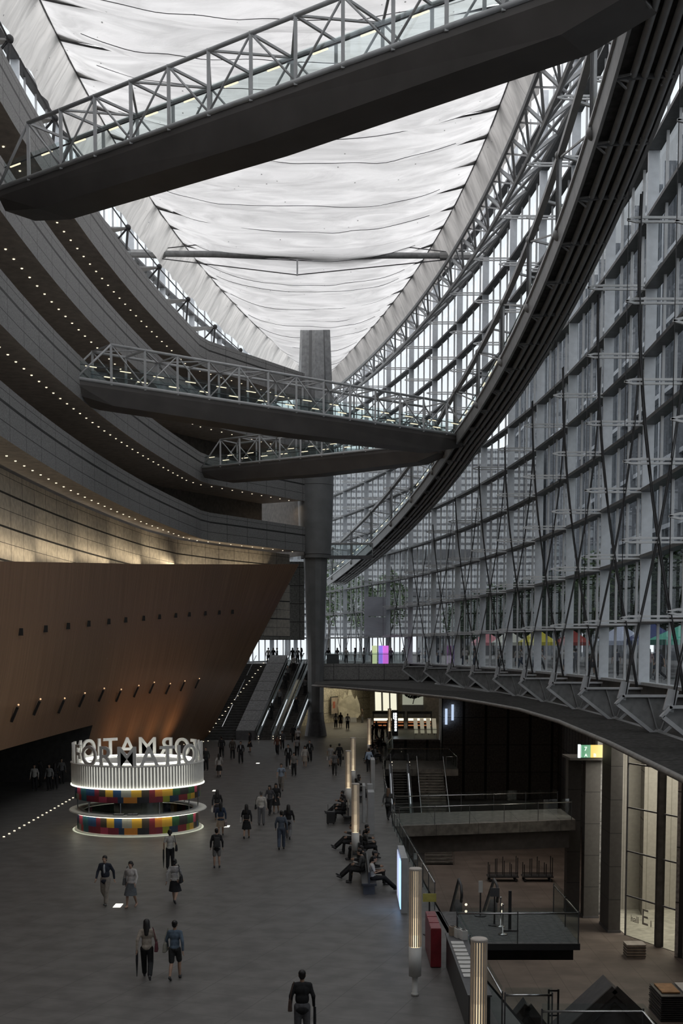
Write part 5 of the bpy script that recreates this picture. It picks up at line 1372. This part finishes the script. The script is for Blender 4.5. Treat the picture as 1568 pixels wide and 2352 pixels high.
def held(kind, label, pr, col, side=1):
    """a bag carried by a person: its own thing, at the hip, back or hand"""
    k = pr.scale[0]; rot = Matrix.Rotation(pr.rotation_euler[2], 4, 'Z')
    def W(x, y, z): return V(pr.location)+(rot @ V((x*k, y*k, z*k)))
    m = cloth_mat(col)
    if kind == 'shoulder_bag':
        t = thing('shoulder_bag', label, 'bag', W(side*.27, -.05, .95), pr.rotation_euler[2]); local(t)
        MB().hull([(-.05, -.15, -.12), (.05, -.15, -.12), (.05, .15, -.12), (-.05, .15, -.12)], [(-.03, -.12, .12), (.03, -.12, .12), (.03, .12, .12), (-.03, .12, .12)]).build('pouch', m, t, bevel=.02)
        MB().path([(0, -.12, .11), (-side*.03, -.1, .35), (-side*.09, -.02, .53), (-side*.04, .1, .35), (0, .12, .11)], .012, 6).build('strap', m, t)
    elif kind == 'backpack':
        t = thing('backpack', label, 'bag', W(0, -.2, 1.15), pr.rotation_euler[2]); local(t)
        MB().hull([(-.14, -.09, -.2), (.14, -.09, -.2), (.15, .07, -.2), (-.15, .07, -.2)], [(-.1, -.05, .2), (.1, -.05, .2), (.12, .07, .2), (-.12, .07, .2)]).build('pouch', m, t, bevel=.04)
        for s in (-1, 1): MB().path([(s*.09, .06, .18), (s*.11, .17, .3), (s*.12, .32, .2), (s*.12, .3, -.05)], .014, 6).build('strap', m, t)
    elif kind == 'handbag':
        t = thing('handbag', label, 'bag', W(side*.27, .04, .62), pr.rotation_euler[2]); local(t)
        MB().box((0, 0, 0), (.1, .32, .24)).build('pouch', m, t, bevel=.02)
        MB().path([(0, -.1, .12), (0, -.06, .2), (0, .06, .2), (0, .1, .12)], .01, 6).build('handle', m, t)
    else:
        t = thing('umbrella', label, 'umbrella', W(side*.28, .06, .85), pr.rotation_euler[2]); local(t)
        MB().path([(0, 0, .02), (0, -.05, -.3), (0, -.1, -.72)], [.03, .035, .008], 8).build('folded_canopy', m, t)
        MB().path([(0, 0, .02), (0, .01, .1), (0, .05, .12), (0, .07, .08)], .01, 6).build('handle', M_dark, t)
    return t
stripes = grid_mat('striped_knit', (.6, .58, .55), [(2, .05, .018, 0)], joint=(.05, .05, .07), coord='Object', rough=.9)
BK, GR, WH, NV = (.03, .03, .032), (.13, .13, .13), (.5, .48, .46), (.04, .055, .09)
def F(u, v, z=0): return at(u, v, z)
p = person('man seen from behind in black jacket and grey trousers at the bottom edge', F(694, 2402), 2, 'stand', 'short', 'jacket', BK, 'trousers', (.14, .14, .15), 1.72)
held('shoulder_bag', 'dark brown shoulder bag of the man at the bottom edge', p, (.09, .06, .05), -1); held('umbrella', 'folded black umbrella held by the man at the bottom edge', p, BK, 1)
person('person with dark hair, only the head showing at the bottom edge', F(942, 2640), 0, 'stand', 'short', 'jacket', BK, h=1.7)
p = person('long-haired woman in beige blouse and black trousers walking away, left foreground', F(338, 2250), 4, 'walk', 'long', 'shirt', (.36, .31, .26), 'trousers', BK, 1.64)
held('shoulder_bag', 'burgundy bag on the hip of the beige-bloused woman', p, (.12, .04, .05), 1); held('umbrella', 'thin folded umbrella beside the beige-bloused woman', p, BK, -1)
p = person('woman in denim shirt and dark patterned shorts walking away, right of the beige blouse', F(402, 2250), -6, 'walk2', 'bun', 'shirt', (.11, .15, .2), 'shorts', (.05, .05, .05), 1.6)
held('shoulder_bag', 'small patterned bag at the left hip of the denim-shirted woman', p, (.25, .24, .2), -1)
person('man in dark open blazer and beige trousers walking toward the viewer', F(243, 2078), 172, 'walk', 'short', 'jacket', (.035, .04, .055), 'trousers', (.26, .23, .2), 1.73)
p = person('woman in white cardigan and grey dress walking toward the viewer', F(302, 2084), 165, 'walk2', 'bob', 'shirt', (.55, .52, .5), 'skirt', (.12, .13, .14), 1.6, shoe=M_skin)
held('shoulder_bag', 'grey bag carried by the woman in the white cardigan', p, GR, 1)
p = person('woman in striped knit top and flared black skirt walking away', F(401, 2076), -8, 'walk', 'bob', 'shirt', WH, 'skirt', BK, 1.58, tmat=stripes)
held('shoulder_bag', 'black crossbody bag of the woman in the striped top', p, BK, 1)
p = person('woman in white t-shirt and black trousers just in front of the kiosk', F(391, 1998), 3, 'stand', 'bob', 'tshirt', (.52, .5, .46), 'trousers', BK, 1.62)
held('umbrella', 'black umbrella in the hand of the woman in the white t-shirt', p, BK, -1); held('shoulder_bag', 'black shoulder bag of the woman in the white t-shirt', p, BK, 1)
p = person('person in black top, grey shorts and boots with a backpack', F(498, 1993), 8, 'stand', 'short', 'jacket', BK, 'shorts', (.22, .21, .2), 1.6)
held('backpack', 'black backpack on the person in grey shorts', p, (.05, .05, .05))
p = person('woman in navy top and beige skirt walking away, right of the kiosk', F(507, 1920), 5, 'walk2', 'long', 'jacket', NV, 'skirt', (.38, .3, .23), 1.6)
held('handbag', 'pale pink handbag of the woman in the beige skirt', p, (.4, .33, .33), 1)
p = person('dark-haired woman in black walking just ahead of the beige skirt', F(499, 1886), 5, 'walk', 'long', 'jacket', BK, 'skirt', (.05, .05, .08), 1.62)
held('handbag', 'white bag of the woman in black ahead of the beige skirt', p, WH, -1)
p = person('long-haired woman in a black dress walking away in mid hall', F(566, 1926), -2, 'walk2', 'long', 'jacket', BK, 'skirt', BK, 1.6)
held('shoulder_bag', 'white shoulder bag of the woman in the black dress', p, WH, -1)
p = person('man in white shirt and grey trousers walking away in mid hall', F(600, 1896), -3, 'stand', 'short', 'shirt', (.6, .57, .53), 'trousers', (.16, .16, .17), 1.72, hm=M_ghair)
held('shoulder_bag', 'black messenger bag of the man in the white shirt', p, BK, -1)
person('woman in grey print top beside the white-shirted man', F(620, 1872), 160, 'walk', 'long', 'shirt', (.09, .09, .1), 'trousers', BK, 1.6)
person('woman in long dark coat right of the white-shirted man', F(634, 1868), 175, 'walk2', 'long', 'jacket', BK, 'skirt', BK, 1.62)
person('man in blue-grey shirt and jeans walking away in mid hall', F(646, 1951), 2, 'walk2', 'short', 'shirt', (.1, .12, .15), 'trousers', (.09, .11, .15), 1.72)
person('woman in black cardigan and grey trousers beside the man in jeans', F(662, 1929), -5, 'walk', 'long', 'jacket', BK, 'trousers', (.2, .2, .21), 1.64)
p = person('man in pale blue shirt with rucksack straps walking toward the viewer', F(646, 1817), 178, 'walk', 'short', 'tshirt', (.3, .36, .45), 'trousers', (.2, .18, .16), 1.72)
held('backpack', 'dark backpack worn by the man in the pale blue shirt', p, BK)
p = person('woman in grey patterned top carrying a white carrier bag', F(675, 1782), 170, 'stand', 'bob', 'tshirt', (.22, .21, .2), 'trousers', BK, 1.62)
held('handbag', 'white carrier bag held by the woman in the patterned top', p, (.65, .63, .6), 1)
person('man in black suit left of the white carrier bag', F(662, 1763), 175, 'walk2', 'short', 'jacket', BK, h=1.72)
person('woman in white blouse and beige skirt walking toward the viewer', F(700, 1762), 178, 'walk', 'long', 'shirt', (.5, .47, .44), 'skirt', (.3, .26, .22), 1.6, shoe=M_skin)
person('man in black suit behind the white blouse', F(711, 1751), 180, 'walk2', 'short', 'jacket', BK, h=1.72)
p = person('woman in white blouse and short black skirt near the kiosk drum', F(503, 1785), 2, 'walk', 'long', 'shirt', (.42, .4, .38), 'skirt', BK, 1.62)
person('person in dark clothes at the right edge of the kiosk', F(473, 1770), 170, 'stand', 'short', 'jacket', (.05, .05, .05), h=1.7)
person('tall man in dark jacket standing before the staircase', F(509, 1741), 10, 'walk', 'short', 'jacket', BK, h=1.76)
person('person in brown jacket before the staircase', F(534, 1744), 0, 'walk2', 'short', 'jacket', (.08, .07, .06), h=1.7)
person('man in black suit and pale shirt before the staircase', F(553, 1754), 178, 'walk2', 'short', 'jacket', BK, h=1.72)
person('long-haired woman in black at the foot of the granite slab', F(574, 1728), 100, 'stand', 'long', 'jacket', BK, 'skirt', BK, 1.7)
person('woman in russet top at the foot of the escalators', F(637, 1735), 175, 'walk', 'long', 'shirt', (.16, .08, .06), 'trousers', BK, 1.64)
person('person in grey behind the russet top', F(648, 1722), 180, 'walk2', 'bob', 'shirt', (.1, .1, .11), h=1.66)
person('woman in pale print top right of the escalators', F(682, 1738), 5, 'walk', 'bob', 'tshirt', (.25, .24, .24), 'trousers', BK, 1.62)
person('man in black jacket with white sleeves near the column base', F(684, 1715), 170, 'stand', 'short', 'tshirt', (.5, .5, .5), h=1.7)
person('person in black beside the man with white sleeves', F(674, 1706), 10, 'stand', 'short', 'jacket', BK, h=1.68)
p = person('man in grey shirt walking away left of the fourth lamp', F(768, 1782), 0, 'walk', 'short', 'tshirt', (.14, .14, .14), 'trousers', (.06, .06, .06), 1.7)
p = person('woman in pale dress with white bag behind the grey-shirted man', F(759, 1760), 5, 'walk2', 'bun', 'tshirt', (.35, .34, .33), 'skirt', (.3, .3, .3), 1.62)
held('handbag', 'white bag of the woman in the pale dress', p, WH, -1)
p = person('man in black with a briefcase behind the grey-shirted man', F(779, 1761), -4, 'walk', 'short', 'jacket', BK, h=1.74)
held('handbag', 'black briefcase of the man in black', p, BK, 1)
p = person('woman in white top at the left of the group before the lit wall', F(771, 1672), 0, 'stand', 'long', 'tshirt', (.5, .47, .42), 'trousers', BK, 1.62)
person('woman in dark dress in the middle of the group before the lit wall', F(782, 1671), 180, 'stand', 'long', 'jacket', BK, 'skirt', BK, 1.66)
person('man in white shirt at the right of the group before the lit wall', F(798, 1675), 175, 'stand', 'short', 'tshirt', (.6, .56, .5), 'trousers', BK, 1.68)
person('lone person in brown before the far lit wall', F(832, 1660), 120, 'stand', 'short', 'shirt', (.1, .08, .06), 'trousers', GR, 1.68)
p = person('man in light blue shirt standing beside the slim pale board', F(847, 1773), 20, 'stand', 'short', 'shirt', (.4, .5, .65), 'trousers', BK, 1.7)
p = person('woman with long fair hair crossing onto the sunken bridge', F(891, 1884), -20, 'walk', 'long', 'jacket', (.1, .1, .1), 'trousers', BK, 1.66, hm=mat('brown_hair', (.13, .08, .05), .6))
held('shoulder_bag', 'large grey tote bag of the woman on the sunken bridge', p, (.4, .4, .4), -1)
person('person in white shirt on the sunken escalator', V((4.25, 84, -4.0)), 180, 'stand', 'short', 'shirt', (.45, .45, .45), h=1.7)
for i, (s, x, c) in enumerate(((.86, -7.3, WH), (.72, -7.5, GR), (.62, -7.4, BK), (.4, -7.3, (.2, .2, .2)), (.22, -7.5, BK), (.8, -5.4, BK), (.55, -5.2, GR), (.3, -5.3, BK))):
    q_ = O+DV*s; person('person riding the %s escalator, %s from the top' % (('left', ORD[i] if i else 'first') if i < 5 else ('right', ('first', 'second', 'third')[i-5])), V((x+q_.x, q_.y, q_.z+.22)), (5, 180)[i % 2], 'stand', ('short', 'long', 'bob')[i % 3], 'shirt', c, h=1.66)
for i, (u, v, c) in enumerate(((617, 1534, WH), (628, 1530, BK), (637, 1528, BK), (672, 1530, BK), (684, 1530, (.2, .2, .2)), (692, 1531, BK))):
    person('person waiting at the top of the stairs, %s from the left' % (ORD[i] if i else 'first'), V(((u-784)*133/FPX, 132.6+.5*(i % 2), SL)), (0, 180, 90)[i % 3], 'stand', ('short', 'long')[i % 2], 'shirt', c, h=1.66)
for i, (u, v, c, f) in enumerate(((80, 1817, WH, 180), (93, 1808, BK, 90), (114, 1816, (.25, .25, .25), 170), (127, 1814, BK, 0), (142, 1800, (.15, .15, .15), 200))):
    person('person standing in the dark recess left of the kiosk, %s from the left' % (ORD[i] if i else 'first'), F(u, v), f, 'stand', ('short', 'long')[i % 2], 'shirt', c, h=1.66)
# seated people (x, y of the bench, facing angle: 90 looks left, -90 right)
def seated(label, x, y, f, c, hair='short', pose='sit', bc=BK, top='jacket', **k):
    return person(label, V((x, y, -.0)), f, pose, hair, top, c, 'trousers', bc, 1.68, **k)
seated('seated man in white t-shirt reading, legs stretched out to the right', 1.15, 45.2, -90, (.6, .58, .55), 'short', 'lounge', top='tshirt')
seated('seated person in dark cap behind the man in the white t-shirt', 1.15, 46.5, -95, BK, 'cap')
seated('seated person in black on the nearest bench, facing left with feet crossed', .8, 47.6, 90, BK, 'short', 'lounge')
seated('seated person in grey jacket on the nearest bench', .8, 46.8, 80, (.09, .09, .09), 'short')
seated('seated man in cap holding a white cup beside the third lamp', .8, 51.9, 85, BK, 'cap')
seated('seated man in cap facing left with legs crossed by the third lamp', .55, 54.6, 90, (.06, .06, .06), 'cap', 'lounge')
seated('seated person in dark shirt behind the third lamp', .55, 53.5, 85, BK, 'short')
seated('seated person with a white paper facing right behind the third lamp', 1.0, 53.4, -90, BK, 'short')
seated('seated person facing right on the second bench, nearer one', 1.0, 52.3, -80, (.08, .08, .08), 'bob')
seated('seated person with luggage facing left by the fourth lamp', .1, 63.3, 90, BK, 'short')
seated('seated woman in dark clothes behind the luggage', .15, 64.6, 85, (.07, .07, .07), 'long')
seated('seated person reading a newspaper by the fourth lamp', .1, 66.0, 90, BK, 'short', 'lounge')
seated('seated long-haired woman on the fourth bench, nearer one', .95, 72.3, 60, BK, 'long')
seated('seated woman in grey on the fourth bench', .95, 73.4, -80, (.12, .12, .12), 'long')
seated('seated person on the fourth bench, farther one', .95, 74.6, -90, BK, 'short')
for i in range(5):
    seated('seated person on the fifth bench, %s from the viewer' % (ORD[i] if i else 'nearest'), 2.5+(.1 if i % 2 else -.1), 95.6+.85*i, (90, -90)[i % 2], (BK, (.2, .2, .2), WH)[i % 3], ('short', 'long', 'bob')[i % 3])
for i in range(5):
    seated('seated person on the farthest bench, %s from the viewer' % (ORD[i] if i else 'nearest'), 3.3+(.1 if i % 2 else -.1), 106.3+.85*i, (90, -90)[i % 2], (BK, (.06, .06, .06), GR)[i % 3], ('short', 'long', 'bob')[i % 3])
for i, (x, y) in enumerate(((3.9, 118), (3.4, 121), (4.6, 123.5), (2.9, 116))):
    person('dark figure standing near the far shop counter, %s' % ('first', 'second', 'third', 'fourth')[i]+' from the left'[:0]+' of four', V((x, y, 0)), 30*i, 'stand', ('short', 'long')[i % 2], 'jacket', BK, h=1.68)
t = thing('suitcase', 'upright dark suitcase beside the seated people by the fourth lamp', 'suitcase', (-.55, 62.6, 0))
MB().box((-.55, 62.6, .36), (.42, .28, .6)).build('shell', M_black, t, bevel=.03)
for s in (-.14, .14): MB().tube((-.55+s, 62.7, .6), (-.55+s, 62.7, 1.0), .012, n=6).build('handle', M_dsteel, t); MB().ball((-.55+s, 62.6, .04), .04, 8, 6).build('wheel', M_black, t)
# people on the plaza and the street crossing, seen through the glass
rnd = random.Random(11)
for i in range(34):
    k = i % 17; y = 60+5.3*k+rnd.uniform(-1, 1); x = xr(y)+(2.5 if i < 17 else 5.2)+rnd.uniform(-.6, .6)
    c = rnd.choice((WH, WH, (.5, .52, .58), (.12, .12, .14), (.08, .08, .1), (.3, .2, .2)))
    person('person on the plaza %s, %s from the near end' % ('close to the glass' if i < 17 else 'farther from the glass', ORD[k] if k else 'nearest'), V((x, y, SL)), rnd.choice((0, 90, 180, 270)), rnd.choice(('walk', 'walk2', 'stand')), rnd.choice(('short', 'long', 'bob')), 'tshirt', c, rnd.choice(('trousers', 'trousers', 'skirt')), rnd.choice((BK, NV, GR)), 1.66, grp='people on the plaza')
for i in range(8):
    person('person behind the balustrade of the street level crossing, %s from the left' % (ORD[i] if i else 'first'), V((-1.4+.95*i, 131+rnd.uniform(0, 4), SL)), rnd.choice((0, 90, 180)), 'stand', ('short', 'long')[i % 2], 'shirt', (BK, GR, WH)[i % 3], h=1.66)
